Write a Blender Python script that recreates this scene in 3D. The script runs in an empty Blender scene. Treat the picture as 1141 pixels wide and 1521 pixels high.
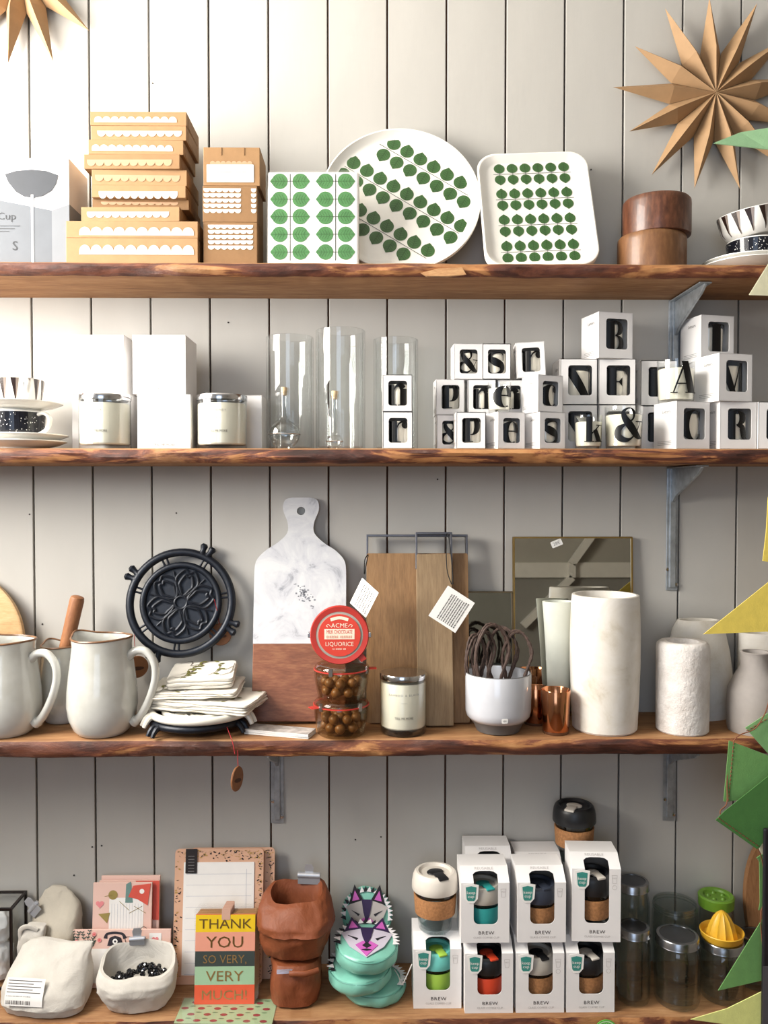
import bpy, bmesh, math, random
from mathutils import Vector, Matrix, noise
random.seed(7)
sc = bpy.context.scene
COL = sc.collection
PI = math.pi
# ------------------------------------------------------------------ camera
D, F, CAMZ = 1.786, 1250.0, 1.5            # metres to the wall, focal length in px, eye height
PITCH, YAW = math.radians(1.43), math.radians(0.85)
cd = bpy.data.cameras.new('camera'); cam = bpy.data.objects.new('camera', cd); COL.objects.link(cam)
cd.sensor_fit = 'VERTICAL'; cd.sensor_height = 36.0; cd.lens = 36.0 * F / 1521.0
cam.location = (-D * math.tan(YAW), -D, CAMZ)
cam.rotation_euler = (PI / 2 - PITCH, 0, -YAW)
sc.camera = cam
CAMR = cam.rotation_euler.to_matrix()
# ------------------------------------------------------------------ world, daylight, exposure
sc.view_settings.view_transform = 'Standard'; sc.view_settings.look = 'None'
sc.view_settings.gamma = 1.0; sc.view_settings.use_curve_mapping = False
sc.view_settings.exposure = 0.0
sc.cycles.use_denoising = True
sc.cycles.max_bounces = 10; sc.cycles.transparent_max_bounces = 24
w = bpy.data.worlds.new('sky'); sc.world = w; w.use_nodes = True
wb = w.node_tree.nodes['Background']
wb.inputs[0].default_value = (0.80, 0.88, 1.0, 1); wb.inputs[1].default_value = 0.5
def area(name, loc, rot, sx, sy, power, col):
    l = bpy.data.lights.new(name, 'AREA'); l.shape = 'RECTANGLE'; l.size = sx; l.size_y = sy
    l.energy = power; l.color = col
    o = bpy.data.objects.new(name, l); COL.objects.link(o); o.location = loc; o.rotation_euler = rot
    return o
# daylight in the opening of the left side window (faces +x), and of the shop front behind the photographer
area('side_window_daylight', (-1.535, -0.85, 2.2), (0, -PI / 2, 0), 1.16, 1.16, 120, (1.0, 0.955, 0.885))
area('shop_front_daylight', (-0.55, -3.83, 1.75), (PI / 2, 0, 0), 1.3, 1.9, 21, (0.62, 0.77, 1.0))

# ------------------------------------------------------------------ geometry helpers
def at(px, py, t):
    """world point seen at photo pixel (px, py), t metres in front of the wall"""
    d = CAMR @ Vector(((px - 570.5) / F, -(py - 760.5) / F, -1.0))
    s = (D - t) / d.y
    return Vector(cam.location) + d * s
def X(px, t, py=760): return at(px, py, t).x
def Z(py, t, px=570): return at(px, py, t).z
def lin(c):
    return c / 12.92 if c <= 0.04045 else ((c + 0.055) / 1.055) ** 2.4
def hexc(h):
    h = h.lstrip('#'); return tuple(lin(int(h[i:i + 2], 16) / 255) for i in (0, 2, 4))

_txt = {}
def text_mesh(s, spacing=1.0):
    if (s, spacing) in _txt: return _txt[(s, spacing)]
    c = bpy.data.curves.new('t', 'FONT'); c.body = s; c.size = 1.0; c.align_x = 'CENTER'; c.resolution_u = 2
    c.space_character = spacing
    o = bpy.data.objects.new('t', c); COL.objects.link(o)
    bpy.context.view_layer.update()
    me = bpy.data.meshes.new_from_object(o.evaluated_get(bpy.context.evaluated_depsgraph_get()))
    r = ([(v.co.x, v.co.y) for v in me.vertices], [tuple(p.vertices) for p in me.polygons])
    bpy.data.objects.remove(o); bpy.data.curves.remove(c); bpy.data.meshes.remove(me)
    _txt[(s, spacing)] = r
    return r

def circle(cx, cy, rx, ry=None, n=24, a0=0, a1=2 * PI):
    ry = rx if ry is None else ry
    full = abs(a1 - a0 - 2 * PI) < 1e-6
    m = n if full else n + 1
    return [(cx + rx * math.cos(a0 + (a1 - a0) * i / n), cy + ry * math.sin(a0 + (a1 - a0) * i / n)) for i in range(m)]
def rrect(x0, y0, x1, y1, r, n=4):
    p = []
    for cx, cy, a in ((x1 - r, y1 - r, 0), (x0 + r, y1 - r, PI / 2), (x0 + r, y0 + r, PI), (x1 - r, y0 + r, 1.5 * PI)):
        for i in range(n + 1):
            b = a + PI / 2 * i / n; p.append((cx + r * math.cos(b), cy + r * math.sin(b)))
    return p
def spline(pts, n=8, closed=False):
    P = [Vector(p) for p in pts]; out = []
    m = len(P)
    for i in range(m if closed else m - 1):
        p0 = P[(i - 1) % m] if closed or i > 0 else P[0]
        p1, p2 = P[i], P[(i + 1) % m]
        p3 = P[(i + 2) % m] if closed or i + 2 < m else P[-1]
        for k in range(n):
            u = k / n
            out.append(0.5 * ((2 * p1) + (p2 - p0) * u + (2 * p0 - 5 * p1 + 4 * p2 - p3) * u * u + (3 * p1 - p0 - 3 * p2 + p3) * u ** 3))
    if not closed: out.append(P[-1].copy())
    return out
def ribbon(pts, widths, n=6):
    """variable-width stroke as convex quads in 2D"""
    S = spline([(p[0], p[1], w) for p, w in zip(pts, widths)], n)
    L, R = [], []
    for i, s in enumerate(S):
        a = S[max(0, i - 1)]; b = S[min(len(S) - 1, i + 1)]
        d = Vector((b.x - a.x, b.y - a.y)); d = d.normalized() if d.length > 1e-9 else Vector((1, 0))
        nx, ny = -d.y * s.z / 2, d.x * s.z / 2
        L.append((s.x + nx, s.y + ny)); R.append((s.x - nx, s.y - ny))
    return [[R[i], R[i + 1], L[i + 1], L[i]] for i in range(len(S) - 1)]

class MB:
    def __init__(s): s.v, s.f, s.m, s.s = [], [], [], []
    def add(s, vs, fs, mat=0, smooth=False, M=None):
        b = len(s.v)
        for v in vs:
            v = Vector(v); s.v.append(M @ v if M else v)
        for f in fs:
            s.f.append([b + i for i in f]); s.m.append(mat); s.s.append(smooth)
        return s
    def box(s, x0, x1, y0, y1, z0, z1, mat=0, M=None):
        v = [(x, y, z) for z in (z0, z1) for y in (y0, y1) for x in (x0, x1)]
        return s.add(v, [(0, 2, 3, 1), (4, 5, 7, 6), (0, 1, 5, 4), (1, 3, 7, 5), (3, 2, 6, 7), (2, 0, 4, 6)], mat, False, M)
    def prism(s, poly, y0, y1, mat=0, M=None, smooth=False):
        """polygon in x,z extruded from y0 (front) to y1; poly counter-clockwise seen from the front"""
        n = len(poly)
        v = [(p[0], y0, p[1]) for p in poly] + [(p[0], y1, p[1]) for p in poly]
        s.add(v, [tuple(range(n)), tuple(range(2 * n - 1, n - 1, -1))], mat, False, M)
        return s.add(v, [((i + 1) % n, i, i + n, (i + 1) % n + n) for i in range(n)], mat, smooth, M)
    def flat(s, poly, y, mat=0, M=None):
        return s.add([(p[0], y, p[1]) for p in poly], [tuple(range(len(poly)))], mat, False, M)
    def flats(s, polys, y, mat=0, M=None, fn=None):
        for p in polys:
            s.add([fn(q[0], q[1]) if fn else (q[0], y, q[1]) for q in p], [tuple(range(len(p)))], mat, False, M)
        return s
    def text(s, t, h, cx, z, y, mat=0, M=None, fn=None, sx=1.0, spacing=1.0):
        vs, fs = text_mesh(t, spacing)
        k = h / 0.73
        q = [(cx + a * k * sx, z + b * k) for a, b in vs]
        return s.add([fn(*a) if fn else (a[0], y, a[1]) for a in q], fs, mat, False, M)
    def lathe(s, prof, n=32, mat=0, M=None, smooth=True, a0=0.0, a1=2 * PI, fn=None):
        full = abs(a1 - a0 - 2 * PI) < 1e-6
        m = n if full else n + 1
        b0 = []; vs = []; fs = []
        for r, z in prof:
            if r < 1e-7: b0.append((len(vs), True)); vs.append((0, 0, z))
            else:
                b0.append((len(vs), False))
                for i in range(m):
                    a = a0 + (a1 - a0) * i / n
                    vs.append((r * math.cos(a), r * math.sin(a), z))
        if fn: vs = [fn(Vector(v)) for v in vs]
        for (p, pp), (q, qp) in zip(b0, b0[1:]):
            for i in range(n):
                j = (i + 1) % m
                if pp and qp: continue
                if pp: fs.append((p, q + j, q + i))
                elif qp: fs.append((p + i, p + j, q))
                else: fs.append((p + i, p + j, q + j, q + i))
        return s.add(vs, fs, mat, smooth, M)
    def tube(s, path, r, n=8, mat=0, closed=False, M=None, caps=True, flatten=1.0):
        P = [Vector(p) for p in path]; m = len(P)
        vs = []; up = None
        for i, p in enumerate(P):
            a = P[(i - 1) % m] if closed or i > 0 else P[0]
            b = P[(i + 1) % m] if closed or i < m - 1 else P[-1]
            t = (b - a); t = t.normalized() if t.length > 1e-9 else Vector((0, 0, 1))
            if up is None:
                up = Vector((0, 1, 0)) if abs(t.y) < 0.9 else Vector((1, 0, 0))
            up = (up - t * up.dot(t))
            up = up.normalized() if up.length > 1e-6 else t.orthogonal().normalized()
            side = t.cross(up)
            rr = r[i] if isinstance(r, (list, tuple)) else r
            for k in range(n):
                an = 2 * PI * k / n
                vs.append(p + up * (rr * flatten * math.cos(an)) + side * (rr * math.sin(an)))
        fs = []
        for i in range(m if closed else m - 1):
            j = (i + 1) % m
            for k in range(n):
                l = (k + 1) % n
                fs.append((i * n + k, i * n + l, j * n + l, j * n + k))
        if caps and not closed:
            fs.append(tuple(range(n - 1, -1, -1))); fs.append(tuple((m - 1) * n + k for k in range(n)))
        return s.add(vs, fs, mat, True, M)
    def loft(s, rings, mat=0, cap0=True, cap1=True, smooth=True, M=None):
        n = len(rings[0]); vs = [v for r in rings for v in r]; fs = []
        for i in range(len(rings) - 1):
            for k in range(n):
                l = (k + 1) % n
                fs.append((i * n + k, i * n + l, (i + 1) * n + l, (i + 1) * n + k))
        if cap0: fs.append(tuple(range(n - 1, -1, -1)))
        if cap1: fs.append(tuple((len(rings) - 1) * n + k for k in range(n)))
        return s.add(vs, fs, mat, smooth, M)
    def grid(s, fn, nu, nv, mat=0, smooth=True, M=None):
        vs = [fn(i / nu, j / nv) for j in range(nv + 1) for i in range(nu + 1)]
        fs = [(j * (nu + 1) + i, j * (nu + 1) + i + 1, (j + 1) * (nu + 1) + i + 1, (j + 1) * (nu + 1) + i) for j in range(nv) for i in range(nu)]
        return s.add(vs, fs, mat, smooth, M)
    def build(s, name, mats, parent=None, loc=None, rot=None, bevel=0, fixn=True, **props):
        me = bpy.data.meshes.new(name)
        me.from_pydata([tuple(v) for v in s.v], [], s.f)
        mats = mats if isinstance(mats, (list, tuple)) else [mats]
        for m in mats: me.materials.append(m)
        me.polygons.foreach_set('material_index', s.m)
        me.polygons.foreach_set('use_smooth', s.s)
        if bevel or fixn:
            bm = bmesh.new(); bm.from_mesh(me)
            if fixn: bmesh.ops.recalc_face_normals(bm, faces=bm.faces)
            if bevel:
                bmesh.ops.remove_doubles(bm, verts=bm.verts, dist=1e-6)
                es = [e for e in bm.edges if len(e.link_faces) == 2 and e.calc_face_angle(0) > 0.5]
                bmesh.ops.bevel(bm, geom=es, offset=bevel, segments=2, affect='EDGES', profile=0.5)
            bm.to_mesh(me); bm.free()
        if any(s.s): me.set_sharp_from_angle(angle=math.radians(38))
        me.update()
        o = bpy.data.objects.new(name, me); COL.objects.link(o)
        if parent is not None: o.parent = parent
        if loc is not None: o.location = loc
        if rot is not None: o.rotation_euler = rot
        for k, v in props.items(): o[k] = v
        return o

def thing(name, label, category, loc=(0, 0, 0), rot=(0, 0, 0), group=None):
    o = bpy.data.objects.new(name, None); COL.objects.link(o); o.empty_display_size = 0.02
    o.location = loc; o.rotation_euler = rot; o['label'] = label; o['category'] = category
    if group: o['group'] = group
    return o
def tag(o, label, category, group=None):
    o['label'] = label; o['category'] = category
    if group: o['group'] = group
    return o
def MX(loc=(0, 0, 0), rx=0, ry=0, rz=0, sc_=None):
    m = Matrix.Translation(loc) @ Matrix.Rotation(rz, 4, 'Z') @ Matrix.Rotation(ry, 4, 'Y') @ Matrix.Rotation(rx, 4, 'X')
    if sc_: m = m @ Matrix.Diagonal((*sc_, 1))
    return m
def nz(p, s=1.0): return noise.noise(Vector(p) * s)

# ------------------------------------------------------------------ materials
_mats = {}
def newmat(name):
    m = bpy.data.materials.new(name); m.use_nodes = True
    nt = m.node_tree; b = nt.nodes['Principled BSDF']
    return m, nt, b
def nd(nt, typ, **kw):
    n = nt.nodes.new(typ)
    for k, v in kw.items():
        if k.startswith('_'): setattr(n, k[1:], v)
        else: n.inputs[k].default_value = v
    return n
def ramp(nt, fac, stops):
    r = nt.nodes.new('ShaderNodeValToRGB')
    while len(r.color_ramp.elements) > 1: r.color_ramp.elements.remove(r.color_ramp.elements[-1])
    for i, (p, c) in enumerate(stops):
        e = r.color_ramp.elements[0] if i == 0 else r.color_ramp.elements.new(p)
        e.position = p; e.color = (*hexc(c), 1)
    nt.links.new(fac, r.inputs[0]); return r.outputs[0]
def coords(nt, scale=(1, 1, 1), rot=(0, 0, 0)):
    tc = nt.nodes.new('ShaderNodeTexCoord'); mp = nd(nt, 'ShaderNodeMapping')
    mp.inputs['Scale'].default_value = scale; mp.inputs['Rotation'].default_value = rot
    nt.links.new(tc.outputs['Object'], mp.inputs['Vector']); return mp.outputs[0]
def noise_tex(nt, vec, scale, detail=4, rough=0.55, dist=0.0):
    n = nd(nt, 'ShaderNodeTexNoise', Scale=scale, Detail=detail, Roughness=rough, Distortion=dist)
    nt.links.new(vec, n.inputs['Vector']); return n.outputs['Fac']
def bumpit(nt, b, h, strength, dist=0.002):
    bp = nd(nt, 'ShaderNodeBump', Strength=strength, Distance=dist)
    nt.links.new(h, bp.inputs['Height']); nt.links.new(bp.outputs[0], b.inputs['Normal'])
def mat(name, col, rough=0.55, metal=0.0, var=0.06, vs=25, bump=0.0, bs=150, spec=0.5, coat=0.0, sheen=0.0, sss=0.0):
    """plain colour with a little procedural mottling and fine relief"""
    if name in _mats: return _mats[name]
    m, nt, b = newmat(name)
    c = hexc(col); v = coords(nt)
    lo = tuple(x * (1 - var * 1.6) for x in c); hi = tuple(min(1, x * (1 + var)) for x in c)
    r = nt.nodes.new('ShaderNodeValToRGB'); r.color_ramp.elements[0].position = 0.3; r.color_ramp.elements[1].position = 0.7
    r.color_ramp.elements[0].color = (*lo, 1); r.color_ramp.elements[1].color = (*hi, 1)
    nt.links.new(noise_tex(nt, v, vs), r.inputs[0]); nt.links.new(r.outputs[0], b.inputs['Base Color'])
    b.inputs['Roughness'].default_value = rough; b.inputs['Metallic'].default_value = metal
    b.inputs['Specular IOR Level'].default_value = spec
    b.inputs['Coat Weight'].default_value = coat; b.inputs['Coat Roughness'].default_value = 0.08
    b.inputs['Sheen Weight'].default_value = sheen
    if sss:
        b.inputs['Subsurface Weight'].default_value = sss; b.inputs['Subsurface Radius'].default_value = (0.012, 0.010, 0.007)
        b.inputs['Subsurface Scale'].default_value = 0.6
    if bump: bumpit(nt, b, noise_tex(nt, v, bs, 3), bump)
    _mats[name] = m; return m
def print_marks(mb, cx, z, w_, h, y, seed, n):
    """row of marks for print too small to read"""
    rr = random.Random(seed); x = cx - w_ / 2; k = w_ / n
    for i in range(n):
        if rr.random() > .14: mb.flat([(x + i * k, z), (x + i * k + k * .62, z), (x + i * k + k * .62, z + h * rr.uniform(.75, 1)), (x + i * k, z + h * rr.uniform(.75, 1))], y)
    return mb
def wood(name, stops, scale=(1, 1, 1), ns=12, rough=0.55, ring=0.5, bump=0.25, dist=0.6, rot=(0, 0, 0), coat=0.0):
    """grain runs along the axis with the smallest scale"""
    if name in _mats: return _mats[name]
    m, nt, b = newmat(name); v = coords(nt, scale, rot)
    a = noise_tex(nt, v, ns, 6, 0.6, dist); g = noise_tex(nt, v, ns * 6, 3, 0.6)
    mx = nd(nt, 'ShaderNodeMix', _data_type='FLOAT'); mx.inputs[0].default_value = 1 - ring
    nt.links.new(a, mx.inputs[2]); nt.links.new(g, mx.inputs[3])
    nt.links.new(ramp(nt, mx.outputs[0], stops), b.inputs['Base Color'])
    b.inputs['Roughness'].default_value = rough; b.inputs['Coat Weight'].default_value = coat
    bumpit(nt, b, g, bump, 0.001)
    _mats[name] = m; return m
def glass(name, tint='#ffffff', ior=1.45, rough=0.0, boost=0.0):
    """thin clear glass wall: sees through, mirrors the room by Fresnel"""
    if name in _mats: return _mats[name]
    m, nt, b = newmat(name); nt.nodes.remove(b)
    t = nd(nt, 'ShaderNodeBsdfTransparent'); t.inputs[0].default_value = (*hexc(tint), 1)
    g = nd(nt, 'ShaderNodeBsdfGlossy', Roughness=rough)
    f0 = ((ior - 1) / (ior + 1)) ** 2                      # Schlick, the same from both sides of the wall
    lw_ = nd(nt, 'ShaderNodeLayerWeight', Blend=0.5)
    fr = nd(nt, 'ShaderNodeMath', _operation='POWER'); fr.inputs[1].default_value = 4.0
    nt.links.new(lw_.outputs['Facing'], fr.inputs[0])
    ad = nd(nt, 'ShaderNodeMath', _operation='MULTIPLY_ADD', _use_clamp=True); ad.inputs[1].default_value = 0.9 - f0; ad.inputs[2].default_value = f0 + boost
    v = coords(nt); n1 = noise_tex(nt, v, 12, 2)
    bp = nd(nt, 'ShaderNodeBump', Strength=0.06, Distance=0.004); nt.links.new(n1, bp.inputs['Height'])
    nt.links.new(bp.outputs[0], g.inputs['Normal'])
    mx = nt.nodes.new('ShaderNodeMixShader')
    nt.links.new(fr.outputs[0], ad.inputs[0]); nt.links.new(ad.outputs[0], mx.inputs[0])
    nt.links.new(t.outputs[0], mx.inputs[1]); nt.links.new(g.outputs[0], mx.inputs[2])
    nt.links.new(mx.outputs[0], nt.nodes['Material Output'].inputs[0])
    _mats[name] = m; return m

def crumpled(name, col, rough=0.85, scale=20, strength=0.7, sheen=0.15):
    """soft folded cloth or washed paper: ridged creases over a fine weave"""
    if name in _mats: return _mats[name]
    m, nt, b = newmat(name); v = coords(nt); c = hexc(col)
    a = noise_tex(nt, v, scale, 5, 0.6, 0.9)
    s1 = nd(nt, 'ShaderNodeMath', _operation='SUBTRACT'); s1.inputs[1].default_value = 0.5; nt.links.new(a, s1.inputs[0])
    s2 = nd(nt, 'ShaderNodeMath', _operation='ABSOLUTE'); nt.links.new(s1.outputs[0], s2.inputs[0])
    r = nt.nodes.new('ShaderNodeValToRGB'); r.color_ramp.elements[0].position = 0.3; r.color_ramp.elements[1].position = 0.7
    r.color_ramp.elements[0].color = (*[x * 0.86 for x in c], 1); r.color_ramp.elements[1].color = (*[min(1, x * 1.06) for x in c], 1)
    nt.links.new(noise_tex(nt, v, scale * 1.4, 5), r.inputs[0]); nt.links.new(r.outputs[0], b.inputs['Base Color'])
    b.inputs['Roughness'].default_value = rough; b.inputs['Sheen Weight'].default_value = sheen
    b1 = nd(nt, 'ShaderNodeBump', Strength=0.2, Distance=0.001); nt.links.new(noise_tex(nt, v, 500, 2), b1.inputs['Height'])
    b2 = nd(nt, 'ShaderNodeBump', Strength=strength, Distance=0.02); nt.links.new(s2.outputs[0], b2.inputs['Height'])
    nt.links.new(b1.outputs[0], b2.inputs['Normal']); nt.links.new(b2.outputs[0], b.inputs['Normal'])
    _mats[name] = m; return m
WHITE = mat('white_card', '#e9e7e6', 0.5, var=0.015)
BLACK = mat('black_print', '#070708', 0.4, var=0.0, spec=0.3)
GREYP = mat('grey_print', '#8d8b8a', 0.5, var=0.02)
PALEP = mat('pale_grey_print', '#b9b5b2', 0.5, var=0.02)
KRAFT = mat('kraft_card', '#bd8c5c', 0.75, var=0.06, vs=60, bump=0.1, bs=400)
PAPERW = mat('white_paper', '#f2f0ec', 0.6, var=0.02)
STEEL = mat('silver_metal', '#c9c9cc', 0.16, 1.0, var=0.04)
GALV = mat('galvanised_steel', '#a7adb2', 0.35, 0.55, var=0.16, vs=60, bump=0.1)
GLASS = glass('clear_glass', '#fdfefe', 1.45, 0.0, 0.02)
JARGL = glass('thick_jar_glass', '#f1f4f3', 1.5, 0.0, 0.03)

# ------------------------------------------------------------------ the setting
m, nt, b = newmat('wall_paint')
v = coords(nt, (1, 1, 0.35))
nt.links.new(ramp(nt, noise_tex(nt, v, 5, 6), [(0.25, '#b2afa9'), (0.75, '#bcb9b3')]), b.inputs['Base Color'])
b.inputs['Roughness'].default_value = 0.6
bumpit(nt, b, noise_tex(nt, coords(nt, (6, 6, 0.8)), 22, 4), 0.18, 0.001)
PAINT = m
GROOVE = mat('bare_wood_gap', '#7d5540', 0.9, var=0.2)
# wall of vertical painted boards, dark gaps between
wall = MB().box(-1.56, 1.95, 0.016, 0.12, 0, 3.0).build('wall_back', GROOVE, kind='structure')
PW = (X(922, 0) - X(50, 0)) / 10.0
x0 = X(50, 0)
k = -9
proto = None
while x0 + k * PW < 1.9:
    xa = x0 + k * PW
    if xa > -1.56 - PW * 0.2 and xa + PW < 1.95:
        if proto is None:
            g = 0.0019
            proto = MB().prism([(g, 0.0), (PW - g, 0.0), (PW - g, 3.0), (g, 3.0)], 0, 0.016).build('plank', PAINT, parent=wall, bevel=0.0012)
            o = proto
        else:
            o = proto.copy(); COL.objects.link(o)
        o.location = (xa, 0.0006 * math.sin(k * 2.3), 0)
    k += 1
NAIL = mat('nail_hole', '#3a3532', 0.8)
for px, py in ((227, 124), (44, 764), (262, 762), (339, 479), (151, 1256), (137, 1258), (528, 1247), (566, 1243), (63, 927), (878, 252), (760, 905), (110, 1300), (650, 712)):
    p = at(px, py, 0.0)
    MB().lathe([(0, 0), (0.0019, 0), (0.0017, 0.0012), (0, 0.0018)], 8, M=MX((p.x, 0.0, p.z), rx=PI / 2)).build('nail_head', NAIL, parent=wall)
ROOMW = mat('room_plaster', '#c4c1ba', 0.8, var=0.03, vs=4)
CEILM = mat('ceiling_paint', '#d3d0c8', 0.8, var=0.02, vs=4)
FLOORM = wood('floor_boards', [(0.3, '#5a3f2a'), (0.7, '#8a6645')], (8, 0.6, 1), 4)
MB().box(-1.56, 1.95, -3.9, 0.12, -0.1, 0.0).build('floor', FLOORM, kind='structure')
MB().box(-1.56, 1.95, -3.9, 0.12, 3.0, 3.1).build('ceiling', CEILM, kind='structure')
lw = MB()
for a in ((-3.9, 0.12, 0, 1.58), (-3.9, 0.12, 2.82, 3.0), (-3.9, -1.47, 1.58, 2.82), (-0.23, 0.12, 1.58, 2.82)):
    lw.box(-1.66, -1.56, *a)
lw.build('wall_left', ROOMW, kind='structure')
MB().box(1.95, 2.05, -3.9, 0.12, 0, 3.0).build('wall_right', mat('taupe_wall', '#8a847a', 0.8, var=0.03, vs=4), kind='structure')
bw = MB()
DARKW = mat('grey_green_wall', '#a9a59a', 0.8, var=0.04, vs=4)
for a in ((-1.56, -1.25, 0, 3.0), (0.15, 1.95, 0, 3.0), (-1.25, 0.15, 0, 0.75), (-1.25, 0.15, 2.75, 3.0)):
    bw.box(a[0], a[1], -4.0, -3.9, a[2], a[3])
bw.build('wall_front', DARKW, kind='structure')
TRIMW = mat('white_beam_paint', '#dedbd2', 0.6, var=0.02)
# opposite wall: pale rail, darker panelling below, a sloping white hand rail (they show in the mirror)
MB().box(0.15, 1.95, -3.9, -3.86, 1.27, 1.37).build('trim_1', TRIMW, kind='structure')
MB().box(0.15, 1.95, -3.9, -3.885, 0.0, 1.27).build('trim_2', mat('grey_panelling', '#8c8a83', 0.7, var=0.04, vs=4), kind='structure')
rail = MB()
for (xa, za), (xb, zb) in (((1.62, 1.78), (1.31, 1.36)), ((1.31, 1.36), (1.31, 1.27)), ((1.31, 1.27), (0.98, 0.95))):
    d_ = Vector((xb - xa, 0, zb - za)); q_ = Vector((d_.z, 0, -d_.x)).normalized() * 0.022
    A_, B_ = Vector((xa, 0, za)), Vector((xb, 0, zb))
    rail.prism([(p.x, p.z) for p in (A_ + q_, A_ - q_, B_ - q_, B_ + q_)], -3.885, -3.82)
rail.build('trim_3', TRIMW, kind='structure')

# ------------------------------------------------------------------ shelves
SD = 0.19
ZS = [Z(390.5, SD), Z(666, SD), Z(1098, SD), Z(1513, SD)]
def bark_mat(name, tan, seed):
    m, nt, b = newmat(name); v = coords(nt, (2.2, 9, 14))
    mp = nt.nodes[-1] if False else [n for n in nt.nodes if n.type == 'MAPPING'][0]
    mp.inputs['Location'].default_value = (seed * 3.1, seed, seed * 1.7)
    a = noise_tex(nt, v, 2.6, 8, 0.62, 0.8)
    c1 = ramp(nt, a, [(0.32, '#2c160f'), (0.43, '#512a1e'), (0.45 + 0.13 * (1.1 - tan), '#74412a'), (0.50 + 0.14 * (1.1 - tan), '#ab7547'), (0.8, '#c99a66')])
    v2 = coords(nt, (3, 9, 9)); f = noise_tex(nt, v2, 1.1, 3); fr = noise_tex(nt, v2, 26, 5, 0.7)
    c2 = ramp(nt, fr, [(0.3, '#33231e'), (0.5, '#5a4540'), (0.7, '#8b7a70')])
    sel = ramp(nt, f, [(0.53, '#000000'), (0.68, '#c8c8c8')])
    mx = nd(nt, 'ShaderNodeMix', _data_type='RGBA')
    nt.links.new(sel, mx.inputs[0]); nt.links.new(c1, mx.inputs[6]); nt.links.new(c2, mx.inputs[7])
    nt.links.new(mx.outputs[2], b.inputs['Base Color']); b.inputs['Roughness'].default_value = 0.62
    bumpit(nt, b, fr, 0.5, 0.003)
    return m
SAWN = wood('sawn_shelf_timber', [(0.25, '#6b452a'), (0.45, '#8e6440'), (0.62, '#a57c54'), (0.8, '#b9946a')], (0.9, 7, 7), 5, 0.7, 0.6, 0.4)
LABS = ['top live-edge timber shelf carrying kraft boxes and leaf-print trays', 'live-edge timber shelf carrying the letter candle boxes and cups',
        'live-edge timber shelf carrying jugs, cutting boards and stone vases', 'lowest timber shelf carrying bags, cards, coffee cups and jars']
THK = [0.0245, 0.0285, 0.0345, 0.045]
SHELVES = []
for i in range(4):
    mb = MB(); th = THK[i]; N = 260; xa, xb = -1.12, 1.12
    rings = []
    for j in range(N + 1):
        x = xa + (xb - xa) * j / N
        e = lambda s, q: nz((x * s, i * 7.3 + q, 3.1 * q))
        ft = SD + 0.004 * e(9, 0) + 0.002 * e(40, 1); fb = SD - 0.005 + 0.006 * e(7, 2) + 0.003 * e(35, 3)
        dt = -0.0015 * max(0, e(12, 4)); db = 0.0018 * e(14, 5) + 0.0012 * e(60, 6)
        prof = [(0, 0), (-(ft - 0.004), dt * 0.3), (-(ft - 0.001), dt - 0.002), (-(ft + 0.002), -th * 0.32 + dt), (-(fb + 0.006 + 0.003 * e(25, 7)), -th * 0.6), (-(fb + 0.002), -th + 0.004 + db), (-(fb - 0.004), -th + db * 0.6), (0, -th)]
        rings.append([(x, y, z) for y, z in prof])
    n = 8
    vs = [p for r in rings for p in r]
    fa, ff = [], []
    for j in range(N):
        for q in range(n):
            l = (q + 1) % n
            (ff if 2 <= q <= 5 else fa).append((j * n + q, (j + 1) * n + q, (j + 1) * n + l, j * n + l))
    mb.add(vs, fa, 0, True); b0 = len(mb.v)
    mb.f += [list(f) for f in ff]; mb.m += [1] * len(ff); mb.s += [True] * len(ff)
    mb.f += [list(range(n)), [N * n + q for q in range(n - 1, -1, -1)]]; mb.m += [0, 0]; mb.s += [False, False]
    o = mb.build('shelf', [SAWN, bark_mat('bark_edge_%d' % i, [0.35, 0.95, 0.3, 0.6][i], [1.3, 6.1, 3.7, 8.2][i])], loc=(0, 0, ZS[i]))
    tag(o, LABS[i], 'shelf', 'timber wall shelves'); SHELVES.append(o)
CHIP = wood('bare_wood_chip', [(0.3, '#a97448'), (0.7, '#d2a878')], (1, 6, 6), 30)
def chip(sh, xa, xb, za, zb, pts=None):
    w_ = xb - xa; h_ = zb - za
    poly = [(xa, za + h_ * .3), (xa + w_ * .12, za + .02 * h_), (xa + w_ * .6, za), (xb, za + h_ * .2), (xb - w_ * .08, zb), (xa + w_ * .4, zb - h_ * .1)]
    MB().prism(poly, -SD - 0.0058, -SD + 0.01).build('bark_chip', CHIP, parent=SHELVES[sh], bevel=0.001)
for sh, pa, pb, ya, yb in ((0, 626, 690, 410, 399),):
    chip(sh, X(pa, SD), X(pb, SD), Z(ya, SD) - ZS[sh], Z(yb, SD) - ZS[sh])
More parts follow.
